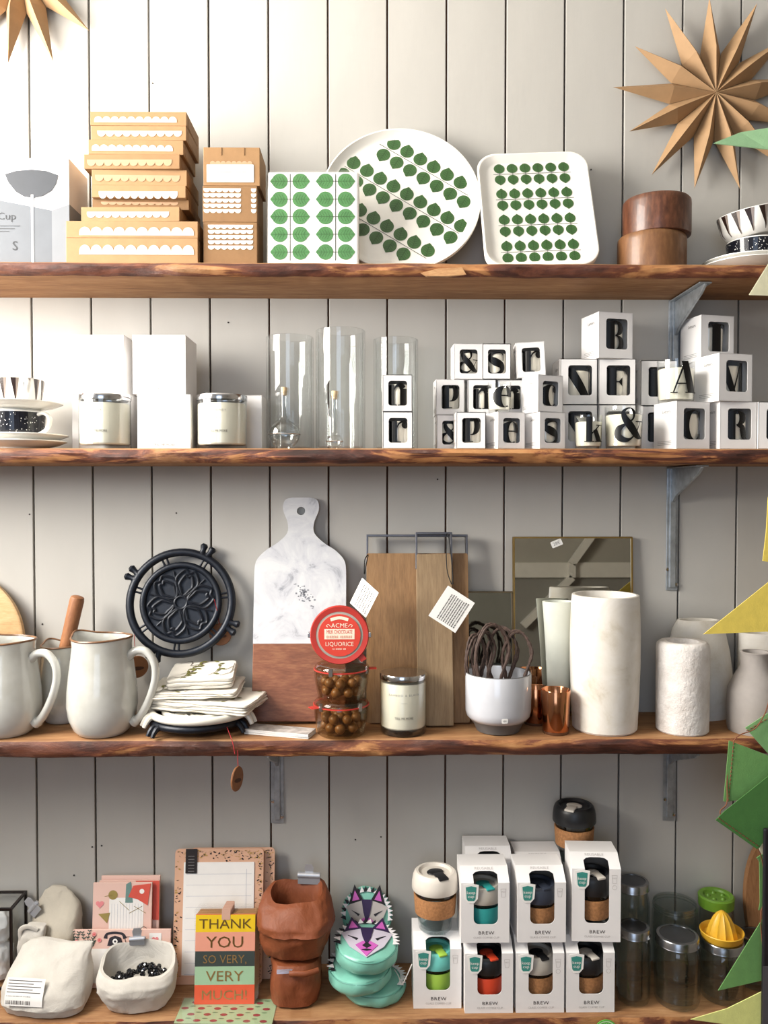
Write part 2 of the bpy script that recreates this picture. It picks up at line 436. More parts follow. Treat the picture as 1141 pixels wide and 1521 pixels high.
# ------------------------------------------------------------------ shelf brackets
def bracket(px, sh, drop, arm, label, screws=True):
    zb = ZS[sh] - THK[sh] - 0.002
    t = thing('shelf_bracket', label, 'bracket', (X(px, 0.0), 0, zb), group='steel shelf brackets')
    MB().prism([(-0.0125, -drop), (0.0125, -drop), (0.0125, 0.0), (-0.0125, 0.0)], -0.0045, -0.0015).prism([(-0.0065, -drop + .006), (0.0065, -drop + .006), (0.0065, 0), (-0.0065, 0)], -0.0085, -0.004).build('wall_plate', GALV, parent=t, bevel=0.0012)
    mb = MB().box(-0.0125, 0.0125, -arm, -0.0045, -0.003, 0)
    mb.build('shelf_arm', GALV, parent=t, bevel=0.001)
    pr = [(-0.008, -0.003), (-0.008, -0.075), (-0.03, -0.06), (-arm + .02, -0.018), (-arm, -0.006), (-arm, -0.003)]
    mb = MB(); n = len(pr)
    vs = [(-0.003, y, z) for y, z in pr] + [(0.003, y, z) for y, z in pr]
    mb.add(vs, [tuple(range(n)), tuple(range(2 * n - 1, n - 1, -1))] + [((i + 1) % n, i, i + n, (i + 1) % n + n) for i in range(n)])
    mb.build('gusset', GALV, parent=t, bevel=0.001)
    for dx, dz in ((0.0095, -drop + 0.012), (-0.0095, -drop + 0.045)):
        MB().lathe([(0, 0), (0.0042, 0), (0.0036, 0.0016), (0, 0.0022)], 12, M=MX((dx, -0.0045, dz), rx=PI / 2)).build('screw', STEEL, parent=t)
    return t
bracket(1000, 0, 0.20, 0.165, 'galvanised steel bracket holding up the top shelf behind the letter boxes')
bracket(998, 1, 0.262, 0.165, 'galvanised steel bracket above the stone vases, under the letter candle shelf')
bracket(997, 2, 0.196, 0.165, 'galvanised steel bracket above the mason jars')
bracket(411, 2, 0.196, 0.165, 'galvanised steel bracket above the brown leather-look bag')
# ================================================================== TOP SHELF
Z1 = ZS[0]
# ---- grey and white printed carton at the left
t_ = 0.165
xa, xb = X(-70, t_, 310), X(103, t_, 310); W_ = xb - xa; H_ = Z(238, t_) - Z1; DP = 0.105
tb = thing('printed_carton', 'white and slate grey printed carton with a drawn bowl on a stem', 'box', ((xa + xb) / 2, -t_ + DP / 2, Z1))
SLATE = mat('slate_print', '#63676d', 0.45, var=0.04); DSLATE = mat('dark_slate_print', '#3c3f45', 0.45, var=0.05)
mb = MB().box(-W_ / 2, W_ / 2, -DP / 2, DP / 2, 0, H_)
mb.build('carton', WHITE, parent=tb, bevel=0.0008)
lx = lambda p: X(p, t_, 310) - (xa + xb) / 2
lz = lambda p: Z(p, t_) - Z1
pm = MB(); yf = -DP / 2 - 0.0006
pm.flat([(-W_ / 2, 0), (lx(77), 0), (lx(77), lz(315)), (lx(2), lz(301)), (-W_ / 2, lz(288))], yf, 0)
pm.flat([(lx(77), 0), (W_ / 2, 0), (W_ / 2, lz(306)), (lx(77), lz(315))], yf, 1)
xs = W_ / 2 + 0.0006
pm.add([(xs, -DP / 2, 0), (xs, DP / 2, 0), (xs, DP / 2, lz(306)), (xs, -DP / 2, lz(306))], [(0, 1, 2, 3)], 1)
pm.build('colour_block', [SLATE, mat('light_slate_print', '#7c7f84', 0.45, var=0.03)], parent=tb)
bw_ = [(lx(8), lz(262)), (lx(13), lz(274)), (lx(24), lz(288)), (lx(36), lz(295)), (lx(50), lz(297)), (lx(64), lz(294)), (lx(77), lz(286)), (lx(84), lz(275)), (lx(87), lz(263)), (lx(70), lz(257)), (lx(48), lz(255)), (lx(25), lz(257))]
MB().flat(bw_, yf - 0.0004).build('bowl_drawing', DSLATE, parent=tb)
MB().flat([(lx(46.5), 0.001), (lx(50), 0.001), (lx(50), lz(292)), (lx(46.5), lz(292))], yf - 0.0008).build('stem_drawing', WHITE, parent=tb)
lt = MB().text('eCup', 0.014, lx(6), lz(329), yf - 0.0006, sx=1.1)
lt.text('S', 0.018, lx(22), lz(374), yf - 0.0006)
for k in range(3): lt.flat(rrect(lx(-10), lz(338 + k * 4 + .8), lx(30 - 8 * k), lz(338 + k * 4), 0.0004), yf - 0.0006)
lt.build('lettering', mat('slate_lettering', '#2f3135', 0.5), parent=tb)
for px in (52, 76):
    MB().lathe([(0, 0), (0.011, 0), (0.011, 0.004), (0, 0.004)], 20, M=MX((lx(px), 0.0, H_ - 0.0035))).build('finger_hole', DSLATE, parent=tb)

# ---- kraft box stack
def scallop(mb, x0, x1, z0, h, n, up, mat_=0, y=0):
    """band of half discs"""
    w_ = (x1 - x0) / n
    mb.flat([(x0, z0), (x1, z0), (x1, z0 + h * .35), (x0, z0 + h * .35)] if up else [(x0, z0 + h * .65), (x1, z0 + h * .65), (x1, z0 + h), (x0, z0 + h)], y, mat_)
    for i in range(n):
        c = x0 + (i + .5) * w_
        if up: mb.flat(circle(c, z0 + h * .34, w_ * .5, h * .66, 10, 0, PI), y - 0.0001, mat_)
        else: mb.flat(circle(c, z0 + h * .66, w_ * .5, h * .66, 10, PI, 2 * PI), y - 0.0001, mat_)
PINKW = mat('pale_scallop_ink', '#d8c0ae', 0.6, var=0.03); WINK = mat('white_scallop_ink', '#e6dfd6', 0.6, var=0.01); TANW = mat('tan_scallop_ink', '#b89372', 0.6, var=0.03)
KR = [mat('kraft_box_%d' % i, c, 0.7, var=0.05, vs=50, bump=0.08, bs=400) for i, c in enumerate(('#a27d55', '#96724b', '#87643f'))]
# left, right, top, bottom px, depth of the front face, print colour, bumps up, kraft tone, label
KB = [(98, 294, 355, 384, .168, PINKW, 1, 0, 'wide flat kraft box with pale scallop print, bottom of the tall kraft stack'),
      (98, 294, 330, 355, .168, PINKW, 1, 0, 'wide flat kraft box with pale scallop print, second from the bottom of the stack'),
      (121, 268, 309, 330, .166, WINK, 0, 0, 'narrow kraft box with white scallop print, third from the bottom of the kraft stack'),
      (137, 280, 298, 309, .150, TANW, 0, 2, 'shadowed kraft box set back in the middle of the kraft stack'),
      (136, 276, 277, 303, .160, WINK, 0, 0, 'kraft box with bright white scallops hanging down, fifth from the bottom of the stack'),
      (136, 277, 254, 277, .158, TANW, 0, 0, 'kraft box with faint tan scallops, fifth from the top of the kraft stack'),
      (125, 268, 231, 254, .162, TANW, 0, 1, 'kraft box jutting out to the side with faint tan scallops, fourth from the top'),
      (131, 272, 210, 231, .160, WINK, 1, 0, 'kraft box with white scallops pointing up, third from the top of the kraft stack'),
      (135, 277, 189, 210, .158, PINKW, 0, 0, 'kraft box with pale scallops, just under the top box of the kraft stack'),
      (134, 277, 168, 189, .158, PINKW, 1, 0, 'kraft box lying on top of the tall kraft stack')]
zc = Z1
for i, (l, r, tp, bt, t_, ink, up, tone, lab) in enumerate(KB):
    pm_ = (tp + bt) / 2
    xa, xb = X(l, t_, pm_), X(r, t_, pm_); W_ = xb - xa
    H_ = Z(tp, t_) - zc; DP = 0.115 if i > 1 else 0.135
    o = thing('kraft_box', lab, 'box', ((xa + xb) / 2, -t_ + DP / 2, zc), (0, 0, math.radians((0, 0, -1.2, .8, 0, .6, -1.0, .5, -.4, 0)[i])), 'stack of kraft boxes')
    MB().box(-W_ / 2, W_ / 2, -DP / 2, DP / 2, 0, H_ - 0.0002).build('carton', KR[tone], parent=o, bevel=0.0009)
    # tuck flap on the visible right end
    MB().box(W_ / 2, W_ / 2 + 0.0007, -DP / 2 + 0.014, DP / 2 - 0.014, 0.002, H_ * .9).build('side_flap', KR[min(2, tone + 1)], parent=o, bevel=0.0003)
    mb = MB(); full = Z(tp, t_) - Z(bt, t_)
    f0, f1 = (0.10, 0.97) if i < 2 else (random.uniform(.03, .12), random.uniform(.88, .97))
    z0 = H_ - full * (.78 if i > 1 else .86)
    scallop(mb, -W_ / 2 + W_ * f0, -W_ / 2 + W_ * f1, z0, full * (.42 if i > 1 else .5), 10, up, y=-DP / 2 - 0.0006)
    mb.build('scallop_print', ink, parent=o)
    zc += H_
# ---- three small kraft cartons
SB = [(302, 382, 331, 386, 'small kraft carton with white scallop rows, lowest of three beside the tall stack'),
      (301, 382, 277, 331, 'small kraft carton with white scallop rows, middle of three beside the tall stack'),
      (302, 386, 220, 277, 'small kraft carton with a white paper label, on top of two scalloped cartons')]
zc = Z1; t_ = .16
for i, (l, r, tp, bt, lab) in enumerate(SB):
    xa, xb = X(l, t_, tp), X(r, t_, tp); W_ = xb - xa; H_ = Z(tp, t_) - zc; DP = 0.09
    o = thing('kraft_carton', lab, 'box', ((xa + xb) / 2, -t_ + DP / 2, zc), (0, 0, 0), 'small kraft cartons')
    MB().box(-W_ / 2, W_ / 2, -DP / 2, DP / 2, 0, H_ - .0002).build('carton', KR[2] if i < 2 else KR[1], parent=o, bevel=0.0009)
    yf = -DP / 2 - 0.0006; mb = MB()
    fz = lambda p: Z(p, t_) - zc
    fx = lambda p: X(p, t_, tp) - (xa + xb) / 2
    if i == 0:
        for k in range(5): scallop(mb, fx(309), fx(376), fz(341 + k * 7.7), .0075, 7, 0, y=yf)
        mb.build('scallop_print', WINK, parent=o)
    elif i == 1:
        for k in range(5):
            scallop(mb, fx(302.5), fx(358), fz(287 + k * 7.7), .0075, 6, 0, y=yf); scallop(mb, fx(373), fx(380.5), fz(287 + k * 7.7), .0075, 1, 0, y=yf)
        mb.build('scallop_print', WINK, parent=o)
    else:
        scallop(mb, fx(312), fx(375), fz(246), .007, 8, 1, y=yf); mb.build('scallop_print', TANW, parent=o)
        MB().flat(rrect(fx(307), fz(272), fx(377), fz(246), .001), yf - .0004).build('paper_label', PAPERW, parent=o)
        mb = print_marks(MB(), fx(342), fz(258), .062, .0022, yf - .0007, 4, 26); print_marks(mb, fx(342), fz(266), .060, .0014, yf - .0007, 5, 22)
        mb.build('label_lettering', GREYP, parent=o)
        for a in (328, 362): MB().box(fx(a), fx(a + 1.5), yf - .0003, -DP / 2 + .001, fz(232), fz(221)).build('tab_slit', KR[2], parent=o)
    zc += H_

# ---- leaf prints
LEAF = mat('leaf_green_ink', '#3a6032', 0.35, var=0.12, vs=60); LEAFD = mat('leaf_dark_ink', '#25421f', 0.4, var=0.05); STEMK = mat('stem_ink', '#3b3f3a', 0.4)
LEAFL = mat('leaf_light_ink', '#548752', 0.3, var=0.1, vs=60)
def leaf_poly(cx, cz, r, ang):
    """round leaf with a pointed tip in direction ang"""
    p = []
    for i in range(28):
        a = 2 * PI * i / 28
        d = (a + PI) % (2 * PI) - PI
        k = 1 + .24 * max(0, 1 - abs(d) / .42) ** 1.3
        p.append((cx + r * k * math.cos(a + ang), cz + r * k * math.sin(a + ang)))
    return p
def leaf(mb, cx, cz, r, ang, y):
    mb.flat(leaf_poly(cx, cz, r, ang), y, 0)
    ca, sa = math.cos(ang), math.sin(ang)
    ln = lambda a, b, w_: mb.flats(ribbon([a, b], [w_, w_], 1), y - .0002, 1)
    P_ = lambda u, v_: (cx + u * ca - v_ * sa, cz + u * sa + v_ * ca)
    ln(P_(-r, 0), P_(r * 1.1, 0), r * .06)
    for u in (-.6, -.25, .1, .45):
        for s in (-1, 1): ln(P_(u * r, 0), P_(u * r + .33 * r, s * .62 * r), r * .05)
TRAYW = mat('white_tray_laminate', '#efece4', 0.35, var=0.02, coat=0.2)
# napkin pack
t_ = .155; xa, xb = X(397, t_, 320), X(533, t_, 320); W_ = xb - xa; H_ = Z(254, t_) - Z1
o = thing('napkin_pack', 'square white pack of paper napkins printed with green leaves in film', 'napkin pack', ((xa + xb) / 2, -t_ + .016, Z1), (math.radians(-1.5), 0, math.radians(-1)))
MB().box(-W_ / 2, W_ / 2, -.016, .016, 0, H_).build('napkins', PAPERW, parent=o, bevel=0.004)
mb = MB(); fx = lambda p: X(p, t_, 320) - (xa + xb) / 2; fz = lambda p: Z(p, t_) - Z1
for k, py in enumerate((269, 296, 322, 348.5, 375)):
    for px, an in ((415.5, PI), (446, 0), (483.5, PI), (513.5, 0)):
        leaf(mb, fx(px), fz(py), .0150, an, -.0166)
    for px in (431, 498.5): mb.flats(ribbon([(fx(px - 4), fz(py)), (fx(px + 4), fz(py))], [.001, .001], 1), -.0168, 2)
for px in (431, 498.5): mb.flats(ribbon([(fx(px), fz(258)), (fx(px), fz(388))], [.0014, .0014], 1), -.0168, 2)
mb.build('leaf_print', [LEAFL, LEAF, STEMK], parent=o)
MB().prism(rrect(-W_ / 2 - .0008, -.0, W_ / 2 + .0008, H_ + .001, .004), -.0185, .0175).build('film_wrap', glass('wrap_film', '#ffffff', 1.3), parent=o)
# round trays
R_ = .162
def tray_round(t0, lean, label, prints):
    o = thing('round_tray', label, 'tray', (X(596, t0, 300), -t0, Z1 + .0015), (-lean, 0, 0), 'round leaf-print trays')
    prof = [(0, 0), (R_ - .021, 0), (R_ - .014, .002), (R_ - .006, .0105), (R_ - .0035, .013), (R_ - .0008, .0128), (R_, .011), (R_ - .004, .004), (R_ - .012, -.0025), (R_ - .02, -.004), (0, -.004)]
    MB().lathe(prof, 96, M=MX((0, 0, R_), rx=PI / 2)).build('tray', TRAYW, parent=o)
    if prints:
        mb = MB(); Rin = R_ - .021
        th = math.radians(-33.5); c, s_ = math.cos(th), math.sin(th); sp = .0325; r = .0141
        def P_(u, v_): return (u * c - v_ * s_, R_ + u * s_ + v_ * c)
        for j, off in ((-2, 0.45), (-1, .2), (0, 0), (1, .35), (2, .1)):
            v0 = j * .0835 + .004
            half = math.sqrt(max(0, (Rin * .99) ** 2 - v0 * v0))
            if half < .03: continue
            mb.flats(ribbon([P_(-half, v0), P_(half * .985, v0)], [.0011, .0011], 1), -.0009, 2)
            for k in range(-8, 9):
                for sgn in (1, -1):
                    u = (k + off) * sp + (.002 if sgn > 0 else -.002)
                    q = P_(u, v0 + sgn * .0165)
                    if math.hypot(q[0], q[1] - R_) < Rin - r * .45:
                        leaf(mb, q[0], q[1], r, math.radians(75 if sgn > 0 else -120), -.0006)
        mb.build('leaf_print', [LEAF, LEAFD, STEMK], parent=o)
    return o
tray_round(.106, math.radians(15), 'big round white tray with diagonal rows of green leaves behind napkin pack', True)
tray_round(.094, math.radians(15), 'plain rim of a second round tray nested behind the leafy round tray', False)
# rectangular trays
def tray_rect(t0, lean, roll, i, label, prints):
    w_, h_ = .226, .268
    o = thing('rectangular_tray', label, 'tray', (X(807 - .5 * i, t0, 320), -t0, Z1 + .0045), (-lean, roll, 0), 'rectangular leaf-print trays')
    out = lambda d, r: rrect(-w_ / 2 + d, d, w_ / 2 - d, h_ - d, r, 8)
    loops = [(out(.004, .036), .012 - .002), (out(.0, .038), -.009 + .0), (out(.001, .038), -.0115), (out(.003, .037), -.0122), (out(.006, .035), -.011), (out(.015, .028), -.0015), (out(.02, .024), 0.0)]
    mb = MB()
    mb.loft([[(p[0], y, p[1]) for p in lp] for lp, y in [(out(.02, .024), .0035), (out(.012, .03), .002)] + [(l_, y_) for l_, y_ in loops[1:]]], smooth=True)
    mb.build('tray', TRAYW, parent=o)
    if prints:
        mb = MB()
        for g in range(4):
            zb = h_ - .0425 - g * .0615
            for k in range(6):
                x_ = -.0665 + k * .0264
                leaf(mb, x_, zb + .0132, .0110, PI / 2, -.0006); leaf(mb, x_, zb - .0132, .0110, -PI / 2, -.0006)
                mb.flats(ribbon([(x_, zb - .006), (x_, zb + .006)], [.0008, .0008], 1), -.0007, 2)
            mb.flats(ribbon([(-.079, zb), (.079, zb)], [.001, .001], 1), -.0008, 2)
        mb.build('leaf_print', [LEAF, LEAFD, STEMK], parent=o)
    return o
for i in range(4):
    tray_rect(.132 - i * .0095, math.radians(19), math.radians(-2.2), i,
              'front rectangular white tray with rows of green leaves, leaning on nested trays' if i == 0 else
              'white rim of a rectangular tray nested behind the leafy rectangular tray', i == 0)
# turned wooden pots
def wpot(name, px, w_px, tp, z0, t_, m_, label):
    r = w_px / 2 * (D - t_) / F; h = Z(tp, t_) - z0
    prof = [(0, .001), (r - .004, 0), (r - .001, .0015), (r, .006), (r, h - .012), (r - .0006, h - .004), (r - .004, h), (r - .009, h), (r - .010, h - .004), (r - .011, .006), (0, .006)]
    o = MB().lathe(prof, 64).build(name, m_, loc=(X(px, t_, 330), -t_, z0)); tag(o, label, 'pot', 'turned wooden pots'); return h
TEAK = wood('dark_teak', [(0.25, '#331c12'), (0.45, '#54301f'), (0.6, '#6d432d'), (0.8, '#875a3e')], (3, 3, 1), 9, 0.4, 0.55, 0.2, 1.5, (0.0, 0.5, 0), coat=0.15)
OAKB = wood('brown_acacia', [(0.25, '#553721'), (0.5, '#765031'), (0.75, '#936a43')], (2.5, 2.5, .8), 9, 0.45, 0.55, 0.2, 1.2, coat=0.1)
h = wpot('wooden_pot', 968.5, 99, 352, Z1, .10, OAKB, 'lighter brown turned wooden pot under the dark wooden pot')
wpot('wooden_pot', 975.5, 98, 297, Z1 + h, .10, TEAK, 'dark reddish turned wooden pot stacked on the lighter wooden pot')

# ---- cups and saucers (both shelves)
CHINA = mat('white_china', '#f1efe9', 0.15, var=0.01, coat=0.4); INKB = mat('navy_black_glaze', '#15171f', 0.2, var=0.1); BRN = mat('brown_black_glaze', '#2b1c17', 0.25)
def on_cyl(r, cx=0, cy=0):
    return lambda u, z: (cx + r * math.sin(u / r), cy - r * math.cos(u / r), z)
def saucer(loc, r, label, group):
    prof = [(0, 0), (r * .5, 0), (r * .52, .003), (r * .8, .008), (r, .0155), (r, .0172), (r * .97, .0178), (r * .78, .011), (r * .5, .0062), (0, .0058)]
    o = MB().lathe(prof, 48).build('saucer', CHINA, loc=loc); tag(o, label, 'saucer', group); return o
def cup(loc, r, h, pattern, label, group, handle=0.0, rot=(0, 0, 0)):
    o = thing('cup', label, 'cup', loc, rot, group)
    prof = [(0, 0), (r * .74, 0), (r * .8, .002), (r * .93, h * .3), (r, h * .96), (r * .985, h), (r * .955, h * .985), (r * .88, h * .3), (r * .7, .006), (0, .005)]
    MB().lathe(prof, 48).build('bowl', CHINA, parent=o)
    rz = lambda z: r * (.8 + (.93 - .8) * min(1, z / (h * .3)) if z < h * .3 else .93 + .07 * (z - h * .3) / (h * .66)) + .0006
    mb = MB()
    def pt(a, z): q = rz(z); return (q * math.sin(a), -q * math.cos(a), z)
    if pattern == 'feather':
        n = 15
        for i in range(n):
            a = 2 * PI * i / n
            for m_, k in ((0, 1.0),):
                zz = [h * (.12 + .085 * j) for j in range(11)]
                wd = [.012 + .17 * (j / 10) ** 1.1 * k for j in range(11)]
                for j in range(10):
                    mb.add([pt(a - wd[j], zz[j]), pt(a, zz[j]), pt(a, zz[j + 1]), pt(a - wd[j + 1], zz[j + 1])], [(0, 1, 2, 3)], 0)
                    mb.add([pt(a, zz[j]), pt(a + wd[j] * .55, zz[j]), pt(a + wd[j + 1] * .55, zz[j + 1]), pt(a, zz[j + 1])], [(0, 1, 2, 3)], 1)
        mb.build('feather_glaze', [BRN, mat('grey_brown_glaze', '#8d8078', 0.25)], parent=o)
    else:
        n = 40
        for i in range(n):
            a, b_ = 2 * PI * i / n, 2 * PI * (i + 1) / n
            for z0, z1 in ((h * .03, h * .3), (h * .3, h * .62), (h * .62, h * .95)):
                mb.add([pt(a, z0), pt(b_, z0), pt(b_, z1), pt(a, z1)], [(0, 1, 2, 3)], 0)
        rr = random.Random(5)
        for i in range(260):
            a = rr.uniform(0, 2 * PI); z0 = rr.uniform(h * .06, h * .9); s_ = rr.uniform(.0005, .0011)
            q = rz(z0) + .0005
            mb.add([(q * math.sin(a + dx / q), -q * math.cos(a + dx / q), z0 + dz) for dx, dz in circle(0, 0, s_, s_, 6)], [tuple(range(6))], 1)
        mb.build('speckled_glaze', [INKB, CHINA], parent=o)
    if handle is not None:
        path = spline([(r * .9, 0, h * .86), (r * 1.22, 0, h * .92), (r * 1.5, 0, h * .72), (r * 1.36, 0, h * .36), (r * .9, 0, h * .16)], 6)
        MB().tube(path, .0036, 10, M=MX(rz=handle), flatten=1.5).build('handle', CHINA, parent=o)
    return o
sx, st = X(1112, .11, 360), .11
saucer((sx, -st, Z1), .092, 'lower white saucer under the speckled cup beside the wooden pots', 'saucers by the wooden pots')
saucer((sx + .001, -st, Z1 + .008), .089, 'upper white saucer holding the speckled cup beside the wooden pots', 'saucers by the wooden pots')
cup((sx + .012, -st, Z1 + .0145), .053, .05, 'speckle', 'dark speckled cup under the tilted feather-pattern cup', 'patterned cups', handle=.3)
cup((sx + .008, -st - .004, Z1 + .0735), .062, .05, 'feather', 'tilted cup with dark feather pattern perched on the speckled cup', 'patterned cups', handle=.2, rot=(math.radians(4), math.radians(-11), 0))
Z2 = ZS[1]
sx, st = X(28, .115, 660), .115
SG = 'saucers of the cup tower'
saucer((sx, -st, Z2), .09, 'bottom white saucer of the cup tower beside the white boxes', SG)
saucer((sx + .002, -st, Z2 + .0122), .091, 'second white saucer from the bottom of the cup tower', SG)
cup((sx - .004, -st, Z2 + .0188), .054, .056, 'speckle', 'dark speckled cup in the cup tower beside the white boxes', 'patterned cups', handle=-.35)
saucer((sx - .006, -st, Z2 + .0752), .089, 'white saucer between the two cups of the cup tower', SG)
cup((sx - .006, -st, Z2 + .082), .053, .056, 'feather', 'feather-pattern cup on top of the cup tower', 'patterned cups', handle=-.9)

# ---- folded paper stars on the wall
STARM = mat('star_kraft_paper', '#a3825e', 0.75, var=0.05, vs=40, bump=0.06, bs=300)
def star(px, py, rp, n, a_off, label):
    t0 = .012; c = at(px, py, t0 + .02); R = rp * (D - t0) / F
    o = thing('paper_star', label, 'star ornament', (c.x, -t0, c.z), group='folded paper stars')
    for i in range(n):
        a = a_off + 2 * PI * i / n; h_ = PI / n
        k = 1 + .05 * math.sin(i * 2.7); rv = .45 * R
        def p(r, an, y): return (r * math.cos(an), y, r * math.sin(an))
        wob = .012 * math.sin(i * 4.1)
        vs = [(0, -.024, 0), p(rv, a + h_ * .98, -.002), p(R * k, a + wob, -.010), p(rv, a - h_ * .98, -.002), p(rv, a, -.034), (0, .006, 0), p(rv, a, .008)]
        MB().add(vs, [(0, 4, 1), (4, 2, 1), (0, 3, 4), (4, 3, 2), (5, 1, 6), (6, 1, 2), (5, 6, 3), (6, 2, 3)]).build('star_point', STARM, parent=o)
    return o
star(1063, 138, 142, 13, math.radians(93), 'kraft paper star with thin folded points above the wooden pots')
star(27, -52, 138, 13, math.radians(-98), 'kraft paper star on the wall above the printed carton')
# ================================================================== SECOND SHELF
WAX = mat('cream_wax', '#efe9d6', 0.25, var=0.02, coat=0.5)
WAXS = mat('cream_wax_in_glass', '#f0ead9', 0.12, var=0.02, coat=1.0)
# ---- fat-face letters as flat strokes; unit cap height
def rc(x0, y0, x1, y1): return [[(x0, y0), (x1, y0), (x1, y1), (x0, y1)]]
def ring(cx, cy, ox, oy, ix, iy, a0=0, a1=360, dx=0, n=28):
    o = []
    for i in range(n):
        a, b_ = math.radians(a0 + (a1 - a0) * i / n), math.radians(a0 + (a1 - a0) * (i + 1) / n)
        o.append([(cx + dx + ix * math.cos(a), cy + iy * math.sin(a)), (cx + ox * math.cos(a), cy + oy * math.sin(a)), (cx + ox * math.cos(b_), cy + oy * math.sin(b_)), (cx + dx + ix * math.cos(b_), cy + iy * math.sin(b_))])
    return o
def disc(cx, cy, r, ry=None): return [circle(cx, cy, r, ry or r, 18)]
def q(*p): return [list(p)]
T_ = .035
GL = {
 'B': rc(.12, 0, .40, 1) + rc(0, 0, .45, T_) + rc(0, 1 - T_, .45, 1) + ring(.42, .745, .36, .255, .10, .22, -90, 90) + ring(.42, .255, .43, .255, .14, .22, -90, 90),
 'N': rc(.10, 0, .14, 1) + q((0, 1), (.34, 1), (.92, 0), (.58, 0)) + rc(.88, 0, .92, 1) + rc(0, 0, .26, T_) + rc(.76, 1 - T_, 1.0, 1),
 'F': rc(.12, 0, .42, 1) + rc(0, 0, .55, T_) + rc(0, 1 - T_, .86, 1) + q((.60, 1), (.86, .70), (.86, 1)) + rc(.4, .48, .6, .52) + q((.48, .5), (.62, .34), (.62, .66)),
 'L': rc(.12, 0, .42, 1) + rc(0, 0, .86, T_) + rc(0, 1 - T_, .55, 1) + q((.58, 0), (.86, 0), (.86, .34)),
 'A': q((.07, 0), (.12, 0), (.50, .92), (.46, 1)) + q((.36, 1), (.60, 1), (.95, 0), (.60, 0)) + rc(.18, .28, .68, .28 + T_) + rc(0, 0, .24, T_) + rc(.5, 0, 1.02, T_),
 'M': rc(.08, 0, .12, 1) + q((0, 1), (.30, 1), (.58, .0), (.40, 0)) + q((.47, .06), (.52, 0), (.78, 1), (.74, 1)) + rc(.74, 0, 1.02, 1) + rc(0, 0, .22, T_) + rc(.66, 0, 1.1, T_) + rc(.72, 1 - T_, 1.1, 1),
 'T': rc(.30, 0, .62, 1) + rc(.18, 0, .74, T_) + rc(0, 1 - T_, .92, 1) + q((0, 1), (0, .62), (.10, .86), (.26, 1)) + q((.66, 1), (.82, .86), (.92, .62), (.92, 1)),
 'C': ring(.46, .5, .46, .51, .20, .475, 35, 325, .05) + rc(.80, .64, .84, 1) + rc(.80, 0, .84, .34) + q((.66, .80), (.84, .64), (.84, .98), (.7, .94)),
 'R': rc(.12, 0, .40, 1) + rc(0, 0, .5, T_) + rc(0, 1 - T_, .45, 1) + ring(.42, .75, .38, .25, .10, .215, -90, 90) + ribbon([(.44, .5), (.60, .46), (.68, .3), (.72, .12), (.82, .02), (.94, .06)], [.04, .2, .26, .24, .12, .03]),
 'n': rc(.08, 0, .32, .68) + rc(0, 0, .40, T_) + rc(0, .68 - T_, .3, .68) + ribbon([(.3, .50), (.40, .64), (.52, .66), (.6, .56)], [.03, .08, .18, .22]) + rc(.50, 0, .74, .56) + rc(.44, 0, .84, T_),
 'r': rc(.08, 0, .34, .70) + rc(0, 0, .46, T_) + rc(0, .70 - T_, .32, .70) + ribbon([(.32, .46), (.40, .62), (.52, .69), (.62, .66)], [.03, .05, .07, .1]) + disc(.60, .58, .12),
 'p': rc(.08, -.28, .34, .70) + rc(0, -.28, .46, -.28 + T_) + rc(0, .70 - T_, .32, .70) + ring(.40, .35, .36, .36, .10, .32, -100, 100),
 's': ribbon([(.55, .44), (.53, .66), (.34, .70), (.16, .66), (.12, .52), (.30, .39), (.50, .27), (.50, .10), (.32, 0), (.12, .04), (.08, .24)], [.03, .035, .04, .10, .18, .26, .22, .14, .05, .035, .03]) + rc(.535, .44, .57, .68) + rc(.06, .02, .095, .26),
 'e': ring(.36, .34, .36, .36, .12, .33, 0, 300, .04) + rc(.2, .36, .72, .40),
 'c': ring(.36, .34, .36, .36, .13, .33, 42, 312, .06) + disc(.56, .54, .11),
 'k': rc(.08, 0, .34, 1) + rc(0, 0, .44, T_) + rc(0, 1 - T_, .3, 1) + q((.32, .36), (.34, .31), (.72, .66), (.68, .68)) + q((.38, .44), (.54, .54), (.84, 0), (.54, 0)) + rc(.46, 0, .90, T_) + rc(.52, .68 - T_, .84, .68),
 '&': ribbon([(.86, .56), (.72, .30), (.50, .05), (.28, 0), (.06, .12), (.08, .34), (.32, .50), (.56, .66), (.58, .88), (.42, .99), (.24, .88), (.28, .68), (.48, .42), (.72, .14), (.92, .06)],
             [.03, .035, .06, .16, .22, .2, .06, .06, .10, .035, .12, .20, .26, .22, .04]) + rc(.66, .555, 1.0, .59),
}
def clipx(poly, xc, side):
    out = []
    for i, p in enumerate(poly):
        q_ = poly[(i + 1) % len(poly)]
        a, b_ = side * (p[0] - xc), side * (q_[0] - xc)
        if a >= -1e-9: out.append(p)
        if (a > 1e-9 and b_ < -1e-9) or (a < -1e-9 and b_ > 1e-9):
            u = a / (a - b_); out.append((xc, p[1] + (q_[1] - p[1]) * u))
    return out
def glyph(mb, ch, x, z, h, sx, fn, mat_=0):
    g = GL[ch]; xs = [p[0] for s_ in g for p in s_]; cx = (min(xs) + max(xs)) / 2
    for s_ in g:                                           # cut into narrow strips so strokes follow the curved glass
        lo, hi = min(p[0] for p in s_), max(p[0] for p in s_)
        n = max(1, int(math.ceil((hi - lo) / .07)))
        for i in range(n):
            c = clipx(clipx(s_, lo + (hi - lo) * i / n, 1), lo + (hi - lo) * (i + 1) / n, -1)
            if len(c) > 2: mb.add([fn(x + (a - cx) * h * sx, z + b_ * h) for a, b_ in c], [tuple(range(len(c)))], mat_)
